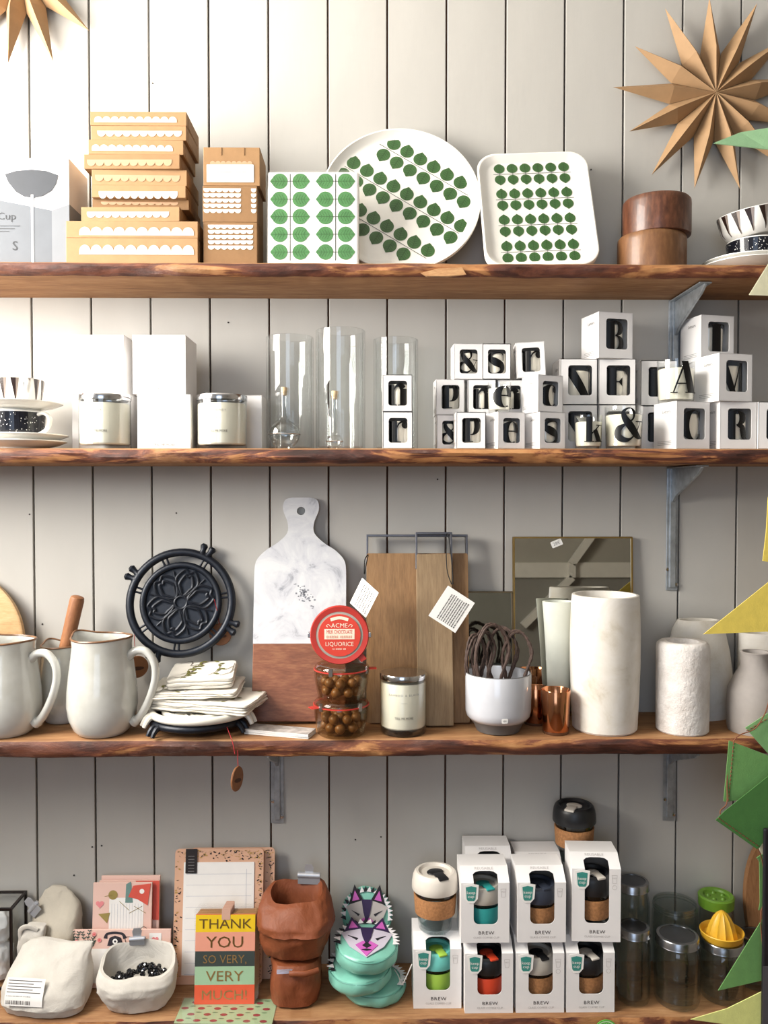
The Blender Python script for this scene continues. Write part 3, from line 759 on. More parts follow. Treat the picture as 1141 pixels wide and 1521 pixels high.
def letter_candle(loc, r, h, ch, label, group, free, gh=None, rz=0):
    o = thing('letter_candle', label, 'candle', loc, (0, 0, rz), group)
    wt = h * (.80 if free else .86)
    wx = MB().lathe([(0, .006), (r * .84, .006), (r * .9, .009), (r * .95, wt - .002), (r * .9, wt), (0, wt - .0006)], 40).build('wax', WAX if free else WAXS, parent=o)
    if free:
        prof = [(0, 0), (r * .88, 0), (r * .92, .002), (r, h), (r * .96, h), (r * .955, h - .001), (r * .93, .0065)]
        MB().lathe(prof, 40).build('glass', GLASS, parent=o)
        MB().tube([(0, 0, wt - .002), (.0004, 0, wt + .006)], .0006, 6).build('wick', PAPERW, parent=o)
    low = ch in 'nrpsec'
    H_ = gh or h * (.98 if low else .74)
    z0 = h * (.20 if not low else .17) + (H_ * .26 if ch == 'p' else 0)
    if ch == 'p': H_ *= .84
    # curved decal: sample strokes finely by polygons on a cylinder
    rr = r * 1.0 + .0008
    mb = MB(); glyph(mb, ch, 0, z0, H_, (.92 if free else 1.08) if not low else 1.08, on_cyl(rr)); mb.build('printed_letter', BLACK, parent=wx)
    return o
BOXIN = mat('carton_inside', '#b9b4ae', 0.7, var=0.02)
def window_carton(o, w_, h_, d_, wx0, wx1, wz0, wz1, rad, slope=0):
    """carton with a round-cornered window cut in the front and open to a hollow inside"""
    inner = rrect(wx0, wz0, wx1, wz1, rad, 5); n = len(inner)
    outer = []
    x0, x1, z0, z1 = -w_ / 2, w_ / 2, 0, h_
    cx, cz = (wx0 + wx1) / 2, (wz0 + wz1) / 2
    for i, (x, z) in enumerate(inner):
        sgx = 1 if x > cx else -1; sgz = 1 if z > cz else -1
        qd, kk = divmod(i, 6)
        horiz = (kk < 3) == (qd in (0, 2))        # goes to the side edge or to the top/bottom edge
        ex, ez = (x1 if sgx > 0 else x0), (z1 if sgz > 0 else z0)
        u = (kk / 2.0 if kk < 3 else (5 - kk) / 2.0)
        if horiz: outer.append((ex, z + (ez - z) * u))
        else: outer.append((x + (ex - x) * u, ez))
    yf, yb, th = -d_ / 2, d_ / 2, .0012
    mb = MB()
    vs = [(p[0], yf, p[1]) for p in inner] + [(p[0], yf, p[1]) for p in outer] + [(p[0], yf + th, p[1]) for p in inner]
    fs = [(i, n + i, n + (i + 1) % n, (i + 1) % n) for i in range(n)] + [(i, (i + 1) % n, 2 * n + (i + 1) % n, 2 * n + i) for i in range(n)]
    mb.add(vs, fs, 0)
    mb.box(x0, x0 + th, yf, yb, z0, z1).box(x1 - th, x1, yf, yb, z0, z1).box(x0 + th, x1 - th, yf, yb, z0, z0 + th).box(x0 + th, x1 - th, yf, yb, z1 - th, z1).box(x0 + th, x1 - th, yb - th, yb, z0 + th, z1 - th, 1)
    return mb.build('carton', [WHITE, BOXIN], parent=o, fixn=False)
LETG = mat('small_letters_ink', '#6b6866', 0.5)
def letter_box(px, t_, level, ch, big, label, clabel, rz=0, z0=None, roll=0, letoff=0):
    w_, h_, d_ = (.0745, .0915, .0745) if big else (.0565, .0705, .0565)
    z = Z2 + .0003 + level * (h_ + .0002) if z0 is None else z0
    py = 640 - 60 * level
    r = math.radians(rz)
    loc = Vector((X(px, t_, py), -t_, z)) + Vector((-math.sin(r) * d_ / 2, math.cos(r) * d_ / 2, 0))
    gr = 'large letter candle boxes' if big else 'small letter candle boxes'
    o = thing('candle_box', label, 'box', loc, (0, math.radians(roll), r), gr)
    if big: win = (-.0215, .0265, .0185, .0785, .006)
    else: win = (-.0175, .0185, .0115, .0590, .0055)
    ca = window_carton(o, w_, h_, d_, *win)
    mb = MB()      # small lettering on the left side face
    sxm = -w_ / 2 - .0004
    mb.text('Letters', .0068 if big else .0055, 0, h_ * .77, 0, fn=lambda a, b_: (sxm, -a - d_ * .06, b_))
    mb.build('side_lettering', LETG, parent=ca)
    mb = MB()
    for k in range(3): mb.add([(sxm, y_, h_ * (.10 + .035 * k) + dz) for y_, dz in ((.024, 0), (-.022, 0), (-.022, .0006), (.024, .0006))], [(0, 1, 2, 3)])
    mb.build('fine_print', LETG, parent=ca)
    cr, chh = (.0315, .078) if big else (.0232, .060)
    fw = -(d_ / 2 - cr - .0028)
    cl = loc + Vector((-math.sin(r) * fw, math.cos(r) * fw, .0016))
    if clabel: letter_candle(cl, cr, chh, ch, clabel, 'candles inside letter boxes', False, rz=r)
    return z + h_
# small boxes: pixel of the front-face centre, front-face depth, level, letter
SMALL = [
 (591, .172, 0, 'r', 'lower small letter box at the foot of the tall glass cylinders, letter r', 0, 0),
 (590.5, .172, 1, 'n', 'small letter n box stacked on the r box by glass cylinders', 0, 0),
 (670, .108, 0, '&', 'small ampersand letter box at shelf level behind the p box', 2, 0),
 (669, .108, 1, 'p', 'small letter p box in the middle layer, resting on the ampersand box', 2, 0),
 (696, .108, 2, '&', 'small ampersand letter box in the top layer beside the s box', 2, 0),
 (738, .108, 2, 's', 'small letter s box in the top layer beside the ampersand box', 0, 0),
 (716, .108, 1, 'n', 'small letter n box half hidden by the bare e candle', 0, 0),
 (760, .104, 1, 'n', 'small letter box directly behind the bare e candle', 0, 0),
 (713, .104, 0, 'n', 'hidden small box under the n box, behind the front p box', 0, 0),
 (760, .104, 0, 'n', 'hidden small box under the bare e candle, behind the front e box', 0, 0),
 (700, .170, 0, 'p', 'small letter p box standing at shelf level at the front', 0, 0),
 (760, .170, 0, 'e', 'small letter e box at shelf level, turned to show its side', 17, 0),
 (821, .170, 0, 's', 'small letter s box at shelf level, turned under the c box', 20, 0),
 (818, .170, 1, 'c', 'small turned letter c box stacked on the front s box', 22, 0),
]
for px, t_, lv, ch, lab, rz, roll in SMALL:
    letter_box(px, t_, lv, ch, False, lab, None if 'hidden small' in lab else 'candle inside the ' + lab.split(',')[0], rz, roll=roll)
letter_box(790, .112, 2, 'r', False, 'small letter r box tilted askew on the top layer above the c box', 'candle with black letter r inside the askew tilted box', -4, roll=-2.6, z0=Z2 + 2 * .0707 + .0035)
letter_box(803, .104, 1, 'r', False, 'hidden small box supporting the askew r box behind the c box', None, 0)
letter_box(806, .104, 0, 'r', False, 'hidden small box at shelf level behind the turned s box', None, 0)
zt = Z2 + .0707
letter_candle((X(743, .145, 590), -.134, zt + .0015), .0228, .059, 'e', 'bare glass candle with black letter e standing on the small boxes', 'bare letter candles', True, rz=.25)
letter_candle((X(878, .17, 640), -.150, Z2 + .0004), .0268, .0655, 'k', 'bare glass candle with black letter k on the shelf', 'bare letter candles', True, rz=.2)
letter_candle((X(932, .17, 640), -.146, Z2 + .0004), .0365, .083, '&', 'bare glass candle with big black ampersand on the shelf', 'bare letter candles', True, rz=.05)
BIG = [
 (860, .104, 0, 'N', 'large box under the N box, behind the bare k candle', 0),
 (917, .104, 0, 'F', 'large box under the F box, behind the bare ampersand candle', 0),
 (978, .084, 0, 'B', 'large box under the L box, between ampersand candle and C box', 0),
 (860, .104, 1, 'N', 'large letter N box beside the F box in the middle layer', 0),
 (917, .104, 1, 'F', 'large letter F box under the B box', 0),
 (979, .084, 1, 'L', 'large letter L box half hidden by the bare A candle', 0),
 (915, .108, 2, 'B', 'large letter B box on top of the F and N boxes', 13),
 (1030, .170, 0, 'C', 'large letter C box at shelf level, under the bare A candle', 15),
 (1097, .165, 0, 'R', 'large letter R box at shelf level, under the M box', 5),
 (1155, .165, 0, 'E', 'large letter E box at shelf level beside the R box', 0),
 (1093, .171, 1, 'M', 'large letter M box stacked on the R box', 14),
 (1066, .081, 2, 'T', 'large letter T box on the top layer by the steel bracket', 12),
 (1062, .078, 1, 'T', 'hidden large box under the T box, behind the M box', 0),
 (1049, .078, 0, 'T', 'hidden large box at shelf level behind the C box', 0),
]
GL['E'] = GL['F'] + rc(0, 0, .86, T_) + q((.60, 0), (.86, 0), (.86, .30))
for px, t_, lv, ch, lab, rz in BIG:
    letter_box(px, t_, lv, ch, True, lab, None if 'hidden large' in lab else 'candle inside the ' + lab.split(',')[0], rz)
letter_candle((X(1012, .16, 560), -.132, Z2 + .0918), .0365, .083, 'A', 'bare glass candle with big black letter A on top of the C box', 'bare letter candles', True, rz=.15)

# ---- plain white boxes and lidded candles
FAINT = mat('faint_grey_print', '#cfcac6', 0.5); SOFTK = mat('soft_black_print', '#77736f', 0.5)
def white_box(l, r, tp, z0, t_, label, rz=0, l1='', l2='', dp=.1):
    xa, xb = X(l, t_, tp + 40), X(r, t_, tp + 40); W_ = xb - xa; H_ = Z(tp, t_) - z0
    ra = math.radians(rz)
    loc = Vector(((xa + xb) / 2, -t_, z0)) + Vector((-math.sin(ra) * dp / 2, math.cos(ra) * dp / 2, 0))
    o = thing('gift_box', label, 'box', loc, (0, 0, ra), 'plain white boxes')
    MB().box(-W_ / 2, W_ / 2, -dp / 2, dp / 2, 0, H_ - .0003).build('carton', WHITE, parent=o, bevel=.0008)
    MB().box(-W_ / 2 + .002, W_ / 2 - .002, -dp / 2 - .0004, -dp / 2 + .001, H_ - .0016, H_ - .0008).build('lid_seam', PALEP, parent=o)
    if l1: MB().text(l1, .0045, 0, H_ * .55, -dp / 2 - .0005, spacing=1.5).flat(rrect(-.006, H_ * .42, .006, H_ * .425, .0002), -dp / 2 - .0005).build('pale_lettering', FAINT, parent=o)
    if l2: MB().text(l2, .0046, 0, .006 if l1 else .008, -dp / 2 - .0005).build('lettering', SOFTK, parent=o)
    return z0 + H_
za = white_box(107, 192, 586, Z2, .086, 'white box at shelf level behind the silver-lidded candle, under a white box', dp=.08)
white_box(104, 184, 498, za, .086, 'blank white box stacked above the silver-lidded candle nearest the cups', dp=.08)
zb_ = white_box(204, 283, 586, Z2, .160, 'white box with faint lettering at shelf level, between two silver-lidded candles', l1='BAMBOO & BLACK', l2='TELL ME MORE')
white_box(197, 276, 498, zb_, .160, 'blank white box with one tiny line of print, upper of the pair between candles', l2='· M · · ·')
white_box(310, 389, 587, Z2, .086, 'white box at shelf level behind the silver-lidded candle by the glass cylinders', l1='HONEY', dp=.08)
def lid_candle(px, w_px, tp, t_, z0, label, l1, dark=False):
    r = w_px / 2 * (D - t_) / F; h = Z(tp, t_ + r) - z0
    o = thing('lidded_candle', label, 'candle', (X(px, t_, tp + 40), -t_, z0), (0, 0, 0), 'silver-lidded candles')
    hg = h - .011
    wz = .008 if not dark else .013
    MB().lathe([(0, wz), (r * .9, wz), (r * .955, wz + .003), (r * .96, hg - .008), (r * .93, hg - .006), (0, hg - .006)], 48).build('wax', WAX, parent=o)
    MB().lathe([(0, 0), (r * .93, 0), (r * .985, .004), (r * .99, hg), (r * .965, hg), (r * .965, .009), (r * .9, .0075), (0, .0075)], 48).build('glass', GLASS, parent=o)
    if dark: MB().lathe([(0, .0008), (r * .9, .0008), (r * .95, .005), (r * .95, .0125), (0, .0125)], 48).build('dark_base', mat('dark_glass_base', '#151312', .12, coat=.5), parent=o)
    MB().lathe([(r * .9, hg + .0005), (r * 1.0, hg + .0005), (r * 1.005, hg + .002), (r * 1.005, h - .002), (r * .985, h), (0, h)], 48).build('lid', STEEL, parent=o)
    f = on_cyl(r * .995)
    mb = MB().text(l1, .0042, 0, h * .68, 0, fn=f, spacing=1.4); mb.build('pale_lettering', GREYP, parent=o)
    mb = MB().text('TELL ME MORE', .0048, 0, h * .30, 0, fn=f, sx=.85); mb.build('lettering', mat('dark_print', '#3a3634', .5), parent=o)
    MB().flats([[(-.006, h * .56), (.006, h * .56), (.006, h * .564), (-.006, h * .564)]], 0, fn=f).build('rule', GREYP, parent=o)
lid_candle(156, 75, 584, .138, Z2, 'silver-lidded glass candle before the stacked white boxes by the cups', 'MUSK')
lid_candle(330, 74, 584, .138, Z2, 'silver-lidded glass candle beside the tall glass cylinders', '& HONEY')

# ---- tall clear glass cylinders with small stoppered flasks in front
def glass_cyl(px, w_px, tp, t_, label):
    r = w_px / 2 * (D - t_) / F; h = Z(tp, t_) - Z2
    prof = [(0, 0), (r * .97, 0), (r, .003), (r, h - .001), (r - .001, h), (r - .0035, h), (r - .004, h - .001), (r - .004, .008), (r * .8, .006), (0, .006)]
    o = MB().lathe(prof, 64).build('glass_cylinder', GLASS, loc=(X(px, t_, 600), -t_, Z2 + .0003)); tag(o, label, 'glass vase', 'tall glass cylinders')
glass_cyl(431, 70, 502, .062, 'tall clear glass cylinder beside the white candle boxes')
glass_cyl(506, 73, 492, .075, 'tallest clear glass cylinder in the middle of the three')
glass_cyl(588, 66, 505, .062, 'tall clear glass cylinder behind the n and r letter boxes')
CORK = mat('pale_cork', '#cdb28c', .8, var=.1, vs=200)
def flask(px, t_, rb, hb, label):
    o = thing('glass_flask', label, 'flask', (X(px, t_, 620), -t_, Z2 + .0003), group='small glass flasks')
    pr = [(0, 0), (rb * .55, 0)] + [(rb * math.cos(a), rb * .95 + rb * .95 * math.sin(a)) for a in [math.radians(x_) for x_ in range(-55, 70, 12)]] + [(.0075, rb * 2.0), (.006, rb * 2.2), (.006, hb - .004), (.0078, hb - .002), (.0078, hb), (.0055, hb)]
    MB().lathe(pr, 32).build('bulb', glass('flask_glass', '#f4f7f7', 1.5, 0.0, .05), parent=o)
    MB().lathe([(0, hb - .008), (.0052, hb - .008), (.0062, hb + .006), (.0055, hb + .0075), (0, hb + .0075)], 16).build('stopper', CORK, parent=o)
    MB().tube([(rb * 1.05 * math.cos(a), rb * 1.05 * math.sin(a), rb * .95) for a in [2 * PI * i / 24 for i in range(24)]], .0009, 5, closed=True).build('wire_loop', STEEL, parent=o)
flask(422, .150, .030, .112, 'round clear glass flask before the glass cylinder by the white boxes')
flask(497, .158, .0155, .104, 'slim clear glass flask with cork before the tallest cylinder')
# ================================================================== THIRD SHELF
Z3 = ZS[2]
def tbase(py, zs):
    """depth at which a surface at height zs shows at photo row py"""
    lo, hi = 0.0, 0.5
    for _ in range(30):
        m_ = (lo + hi) / 2
        if Z(py, m_) < zs: hi = m_
        else: lo = m_
    return (lo + hi) / 2
# ---- round wooden board
BOARD = wood('pale_board_wood', [(0.25, '#b98f60'), (0.5, '#d3ac7b'), (0.75, '#e3c497')], (2, 2, 8), 6, .55, .6, .2)
o = MB().lathe([(0, 0), (.152, 0), (.156, .003), (.156, .015), (.152, .018), (0, .018)], 72, M=MX((0, 0, .156), rx=PI / 2)).build('round_board', BOARD, loc=(X(-78, .04, 900), -.048, Z3), rot=(math.radians(-7), 0, 0))
tag(o, 'round pale wooden board leaning on the wall behind the jugs', 'cutting board')
# ---- stoneware jugs
m_, nt, b_ = newmat('pale_glaze'); v_ = coords(nt)
nt.links.new(ramp(nt, noise_tex(nt, v_, 9, 5), [(0.3, '#b4b3ab'), (0.5, '#c6c6c0'), (0.7, '#d2d3cf')]), b_.inputs['Base Color'])
b_.inputs['Roughness'].default_value = .12; b_.inputs['Coat Weight'].default_value = .5; b_.inputs['Coat Roughness'].default_value = .03; GLAZE = m_
RIMB = mat('brown_glaze_rim', '#7d5a40', .3, var=.2, vs=120)
def jug(px, t_, r, h, label, hang, spout, rzs=1.0):
    o = thing('stoneware_jug', label, 'jug', (X(px, t_, 1020), -t_, Z3 + .0002), group='stoneware jugs')
    prof = [(0, .001), (r * .62, 0), (r * .70, .002), (r * .82, h * .06), (r * .95, h * .17), (r, h * .30), (r * .985, h * .45), (r * .93, h * .63), (r * .865, h * .80), (r * .835, h * .92), (r * .85, h * .975), (r * .855, h)]
    def sp(v, amt=1.0):
        a = math.atan2(v.y, v.x); d = (a - spout + PI) % (2 * PI) - PI
        kz = max(0, (v.z - h * .78) / (h * .22)) ** 1.6
        g = math.exp(-(d / .38) ** 2) * kz
        rr = math.hypot(v.x, v.y)
        if rr < 1e-6: return v
        f = 1 + .20 * g
        return Vector((v.x * f, v.y * f, v.z + .006 * g - .0025 * kz * (1 - math.cos(2 * d)) * .5))
    inner = [(r * .835, h), (r * .80, h * .96), (r * .80, h * .9), (r * .9, h * .5), (r * .9, h * .2), (r * .5, h * .05), (0, h * .045)]
    MB().lathe(prof + inner, 64, fn=sp).build('body', GLAZE, parent=o)
    rim = [sp(Vector((r * .846 * math.cos(a), r * .846 * math.sin(a), h + .0002))) for a in [2 * PI * i / 64 for i in range(64)]]
    MB().tube(rim, .0021, 6, closed=True).build('rim', RIMB, parent=o)
    if hang is not None:
        path = spline([(r * .80, 0, h * .80), (r * 1.02, 0, h * .86), (r * 1.34, 0, h * .855), (r * 1.58, 0, h * .74), (r * 1.60, 0, h * .57), (r * 1.42, 0, h * .36), (r * 1.16, 0, h * .19), (r * .93, 0, h * .12)], 8)
        n = len(path)
        MB().tube(path, [.0092 - .002 * math.sin(PI * i / n) + .002 * (i > n - 6) for i in range(n)], 14, M=MX(rz=hang), flatten=1.25).build('handle', GLAZE, parent=o)
    return o
jug(152, .137, .0675, .189, 'white glazed jug at the front beside the folded tea towels', math.radians(-8), math.radians(150))
jug(8, .137, .0675, .184, 'white glazed jug in front of the round pale wooden board', math.radians(-10), math.radians(150))
jug(93, .050, .0485, .158, 'white glazed jug behind the two front jugs, holding a wooden pestle', None, math.radians(140))
PEST = wood('pestle_wood', [(0.3, '#7c4d30'), (0.7, '#a9734b')], (5, 5, .8), 16, .5)
px_, pt_ = X(93, .050, 1020), .050
o = MB().lathe([(0, 0), (.013, .001), (.0125, .05), (.0135, .12), (.0145, .240), (.013, .247), (.009, .249), (0, .2495)], 24).build('wooden_pestle', PEST, loc=(px_ - .022, -pt_ - .006, Z3 + .018), rot=(math.radians(2), math.radians(14), 0))
tag(o, 'brown wooden handle sticking out of the rear jug', 'utensil')
# ---- cast iron trivets
IRON = mat('blue_black_cast_iron', '#151b26', .42, .3, var=.15, vs=80, bump=.15, bs=200)
REDS = mat('red_string', '#a3262c', .8); TAGW = mat('wooden_tag', '#8a5a38', .6, var=.15)
def trivet_mesh(o, R, m_, feet=True):
    """pierced round trivet lying in local x,z, facing -y, centre at the origin"""
    C_ = lambda r, n=64: [(r * math.cos(2 * PI * i / n), 0, r * math.sin(2 * PI * i / n)) for i in range(n)]
    MB().tube(C_(R * .94), R * .075, 10, closed=True).build('outer_ring', m_, parent=o)
    MB().tube(C_(R * .70), R * .062, 10, closed=True).build('inner_ring', m_, parent=o)
    MB().lathe([(0, 0), (R * .70, 0), (R * .70, R * .03), (0, R * .03)], 48, M=MX((0, R * .05, 0), rx=PI / 2)).build('back_plate', m_, parent=o)
    MB().tube(C_(R * .115, 24), R * .028, 8, closed=True).build('centre_ring', m_, parent=o)
    for i in range(6):                                     # six-petal rosette, double outline
        a = 2 * PI * i / 6 + .3
        for s_ in (1.0, .60):
            pts = [(.13, 0), (.26, .15 * s_), (.42 * (.55 + .45 * s_), .21 * s_), (.60 * (.62 + .38 * s_), .10 * s_), (.565 * (.66 + .34 * s_), 0), (.60 * (.62 + .38 * s_), -.10 * s_), (.42 * (.55 + .45 * s_), -.21 * s_), (.26, -.15 * s_)]
            pa = spline([(R * (x_ * math.cos(a) - y_ * math.sin(a)), 0, R * (x_ * math.sin(a) + y_ * math.cos(a))) for x_, y_ in pts], 6, True)
            MB().tube(pa, R * .03, 6, closed=True).build('petal', m_, parent=o)
        MB().tube([(R * .60 * math.cos(a + .52), 0, R * .60 * math.sin(a + .52)), (R * .30 * math.cos(a + .52), 0, R * .30 * math.sin(a + .52))], R * .02, 6).build('rib', m_, parent=o)
    for i in range(7):
        a = 2 * PI * i / 7 + .2
        for s_ in (-.05, .05):
            MB().tube([(R * r_ * math.cos(a + s_), 0, R * r_ * math.sin(a + s_)) for r_ in (.72, .80, .86, .93)], [R * .03, R * .022, R * .022, R * .03], 6).build('spacer', m_, parent=o)
    if feet:
        for i in range(4):
            a = math.radians((67, 152, 247, 337)[i])
            for s_ in (-.075, .075):
                P0 = Vector((R * .96 * math.cos(a + s_ * .7), 0, R * .96 * math.sin(a + s_ * .7))); P1 = Vector((R * 1.13 * math.cos(a + s_), 0, R * 1.13 * math.sin(a + s_)))
                MB().tube([P0, P0.lerp(P1, .5), P0.lerp(P1, .82), P1, P1 * 1.035], [R * .075, R * .05, R * .065, R * .072, R * .04], 10).build('foot_knob', m_, parent=o)
Rt = .112
o = thing('cast_iron_trivet', 'blue-black pierced cast iron trivet leaning upright against the wall', 'trivet', (X(268, .045, 895), -.040, Z(895, .045)), (math.radians(-11), math.radians(2), 0), 'cast iron trivets')
trivet_mesh(o, Rt, IRON)
def wood_tag(loc, rot, label, string):
    o = thing('wooden_tag', label, 'tag', loc, rot, 'round wooden tags on red string')
    MB().lathe([(0, -.0018), (.0225, -.0018), (.0235, 0), (.0225, .0018), (0, .0018)], 32, M=MX(rx=PI / 2)).build('disc', TAGW, parent=o)
    MB().flat(circle(0, -.003, .014, .004), -.0021).build('dark_stamp', mat('burnt_stamp', '#4a2c1c', .7), parent=o)
    MB().tube(string, .0008, 5).build('string', REDS, parent=o)
wood_tag((X(327, .018, 942), -.016, Z(942, .018)), (0, 0, 0), 'round wooden tag seen through the upright trivet', spline([(-.002, -.002, .022), (.0, -.03, .05), (-.004, -.043, .079)], 5))
wood_tag((X(203, .022, 992), -.018, Z(990, .022)), (0, 0, .5), 'round wooden tag hanging behind the handle of the front jug', spline([(-.003, 0, .022), (-.006, -.004, .06), (-.004, -.004, .09)], 5))
wood_tag((X(352.5, SD + .012, 1155), -SD - .014, Z(1155, SD + .012)), (0, math.radians(12), math.radians(72)), 'round wooden tag hanging below the shelf edge on red string', [(0, 0, .022), (-.003, 0.001, .036), (-.004, .002, .052)])
p0 = at(330, 1063, .155); p1 = at(344, 1098, SD + .006); p2 = at(349, 1120, SD + .013)
MB().tube(spline([p0, p1, p2], 8), .0008, 5).build('red_string', REDS, label='red string running from the trivet stack over the shelf edge', category='string')
# flat stack: black trivet below, white one above, folded towels on top
tc = X(296, .11, 1070)
o = thing('cast_iron_trivet', 'blue-black cast iron trivet lying flat under the cream trivet and tea towels', 'trivet', (tc - .002, -.108, Z3 + .0215), (-PI / 2, 0, .2), 'cast iron trivets')
trivet_mesh(o, .096, IRON, False)
ENAM = mat('cream_enamel_iron', '#e4e0d4', .3, var=.03, coat=.2)
def feet(o, R, m_, hgt, angs):
    for a in angs:
        for s_ in (-.07, .07):
            c, s2 = math.cos(a + s_), math.sin(a + s_)
            pa = spline([(R * .9 * c, 0, R * .9 * s2), (R * 1.03 * c, .002, R * 1.03 * s2), (R * 1.10 * c, hgt * .5, R * 1.10 * s2), (R * 1.15 * c, hgt, R * 1.15 * s2)], 5)
            n = len(pa); MB().tube(pa, [R * .07 - R * .03 * i / n for i in range(n)], 8).build('foot', m_, parent=o)
feet(o, .096, IRON, .0165, [math.radians(x_) for x_ in (15, 105, 215, 325)])
o = thing('enamel_trivet', 'cream enamelled trivet lying flat, between tea towels and black trivet', 'trivet', (tc + .002, -.106, Z3 + .0368), (-PI / 2, 0, .25), 'cast iron trivets')
trivet_mesh(o, .1, ENAM, False); feet(o, .1, ENAM, .019, [math.radians(x_) for x_ in (15, 195, 330)])
# folded towels
LINEN = mat('white_linen', '#dfdacf', .85, var=.03, vs=40, bump=.25, bs=500, sheen=.2); SPRIG = mat('olive_sprig_ink', '#6f6d33', .8); SPRIGD = mat('brown_sprig_ink', '#5a4a3a', .8)
def towel(loc, w_, d_, th, rz, seed, label, tilt=(0, 0), layers=3):
    o = thing('folded_tea_towel', label, 'tea towel', loc, (tilt[0], tilt[1], rz), 'folded tea towels')
    hz = lambda x, y, k: .0025 * nz((x * 22 + seed, y * 22, k * 2.1)) + .0012 * nz((x * 60, y * 60 + seed, k))
    top = lambda x, y: th + hz(x, y, layers) + .0012
    for L in range(layers):
        lw_ = w_ * (1 - .03 * abs(nz((seed, L, .5)))); ld = d_ * (1 - .05 * abs(nz((L, seed, .9))))
        z0, z1 = th * L / layers, th * (L + 1) / layers
        rings = []
        base = rrect(-lw_ / 2, -ld / 2, lw_ / 2, ld / 2, .009, 4)
        den = []
        for i, p in enumerate(base):
            q_ = base[(i + 1) % len(base)]; m2 = max(1, int(math.hypot(q_[0] - p[0], q_[1] - p[1]) / .008))
            for k in range(m2): den.append((p[0] + (q_[0] - p[0]) * k / m2, p[1] + (q_[1] - p[1]) * k / m2))
        for s_, zz in ((0, z0), (.93, z0), (.985, z0 + (z1 - z0) * .15), (1.0, (z0 + z1) / 2), (.985, z1 - (z1 - z0) * .12), (.93, z1), (.6, z1), (.25, z1), (0.02, z1)):
            if s_ == 0: continue
            rings.append([(x * s_ + .004 * nz((x * 14, y * 14, seed + L)) * s_, y * s_ + .005 * nz((x * 16, y * 16, seed - L)) * s_, zz + (hz(x * s_, y * s_, L + (zz > (z0 + z1) / 2)) if L or zz > z0 else 0)) for x, y in den])
        MB().loft(rings).build('cloth_fold', LINEN, parent=o)
    mb = MB(); rr = random.Random(int(seed * 10))
    for k in range(11):
        x, y = rr.uniform(-w_ * .42, w_ * .35), rr.uniform(-d_ * .44, d_ * .3); a = rr.uniform(.1, 1.3); ln = rr.uniform(.03, .06)
        pts = [(x + ln * u * math.cos(a + .5 * u), y + ln * u * math.sin(a + .5 * u)) for u in (0, .33, .66, 1)]
        pts = [(max(-w_ * .46, min(w_ * .46, p[0])), max(-d_ * .46, min(d_ * .46, p[1]))) for p in pts]
        for qd in ribbon(pts, [.0012, .0016, .0016, .001], 3): mb.add([(p[0], p[1], top(*p)) for p in qd], [(0, 1, 2, 3)], 1)
        for j, p in enumerate(pts[1:]):
            b2 = a + (1 if j % 2 else -1) * .7; e = (p[0] + .013 * math.cos(b2), p[1] + .013 * math.sin(b2))
            mid = ((p[0] + e[0]) / 2, (p[1] + e[1]) / 2)
            if abs(e[0]) < w_ * .47 and abs(e[1]) < d_ * .47:
                for qd in ribbon([p, mid, e], [.001, .0058, .0006], 3): mb.add([(p2[0], p2[1], top(*p2) + .0002) for p2 in qd], [(0, 1, 2, 3)], 0)
    mb.build('sprig_print', [SPRIG, SPRIGD], parent=o)
    return o
towel((tc + .022, -.102, Z3 + .0462), .205, .135, .021, -.22, 1.2, 'wide folded white tea towel with olive sprigs, lying on the trivets', (math.radians(1), math.radians(1)), 4)
towel((tc - .004, -.100, Z3 + .0745), .175, .115, .011, -.05, 4.4, 'folded tea towel with olive sprigs, middle of the towel pile', (math.radians(4), math.radians(-1)), 3)
towel((tc + .005, -.092, Z3 + .0945), .132, .098, .02, .03, 7.9, 'smallest folded tea towel on top of the pile, printed with olive leaves', (math.radians(11), math.radians(-2)), 3)
# ---- marble and wood paddle board
m_, nt, b_ = newmat('grey_veined_marble'); v_ = coords(nt, (1, 1, 1))
n1 = noise_tex(nt, v_, 14, 8, .65, 1.2)
nt.links.new(ramp(nt, n1, [(0.30, '#85868c'), (0.42, '#c6c6ca'), (0.60, '#d9d9d9')]), b_.inputs['Base Color']); b_.inputs['Roughness'].default_value = .28; MARB = m_
ACAC = wood('acacia_base', [(0.25, '#5d3523'), (0.5, '#84523a'), (0.75, '#a5724f')], (1, 5, 5), 8, .5, .55, .2, 1.2)
tb0 = .072; lean = math.radians(9.5)
o = thing('marble_paddle_board', 'white marble paddle board with wooden lower end leaning on the wall', 'cutting board', (X(445.5, .05, 930), -tb0, Z3 + .0015), (-lean, 0, 0))
S_ = (D - .045) / F
bw2 = 137 * S_ / 2; hb = (Z(742, .02) - Z3) / math.cos(lean)
jz = (Z(957, .05) - Z3) / math.cos(lean)
MB().prism([(-bw2, .002), (bw2, .002), (bw2, jz), (-bw2, jz)], -.016, 0).build('wooden_end', ACAC, parent=o, bevel=.0015)
sh_z = (Z(850, .04) - Z3) / math.cos(lean)
hw = 27 * S_; nk = 20 * S_
right = [(bw2, jz), (bw2, sh_z - .03)] + [(p.x, p.y) for p in spline([(bw2, sh_z - .012, 0), (bw2 * .97, sh_z + .018, 0), (bw2 * .78, sh_z + .04, 0), (bw2 * .5, sh_z + .058, 0), (nk * 1.02, sh_z + .078, 0), (nk * 1.0, sh_z + .10, 0), (hw * .97, hb - .03, 0), (hw, hb - .016, 0), (hw * .86, hb - .004, 0), (hw * .5, hb, 0)], 4)]
outl = right + [(-x, z) for x, z in reversed(right)]
hz_ = hb - .0285; nH = 24
mbm = MB(); hole = circle(0, hz_, .0088, None, nH)
bm_outer = outl
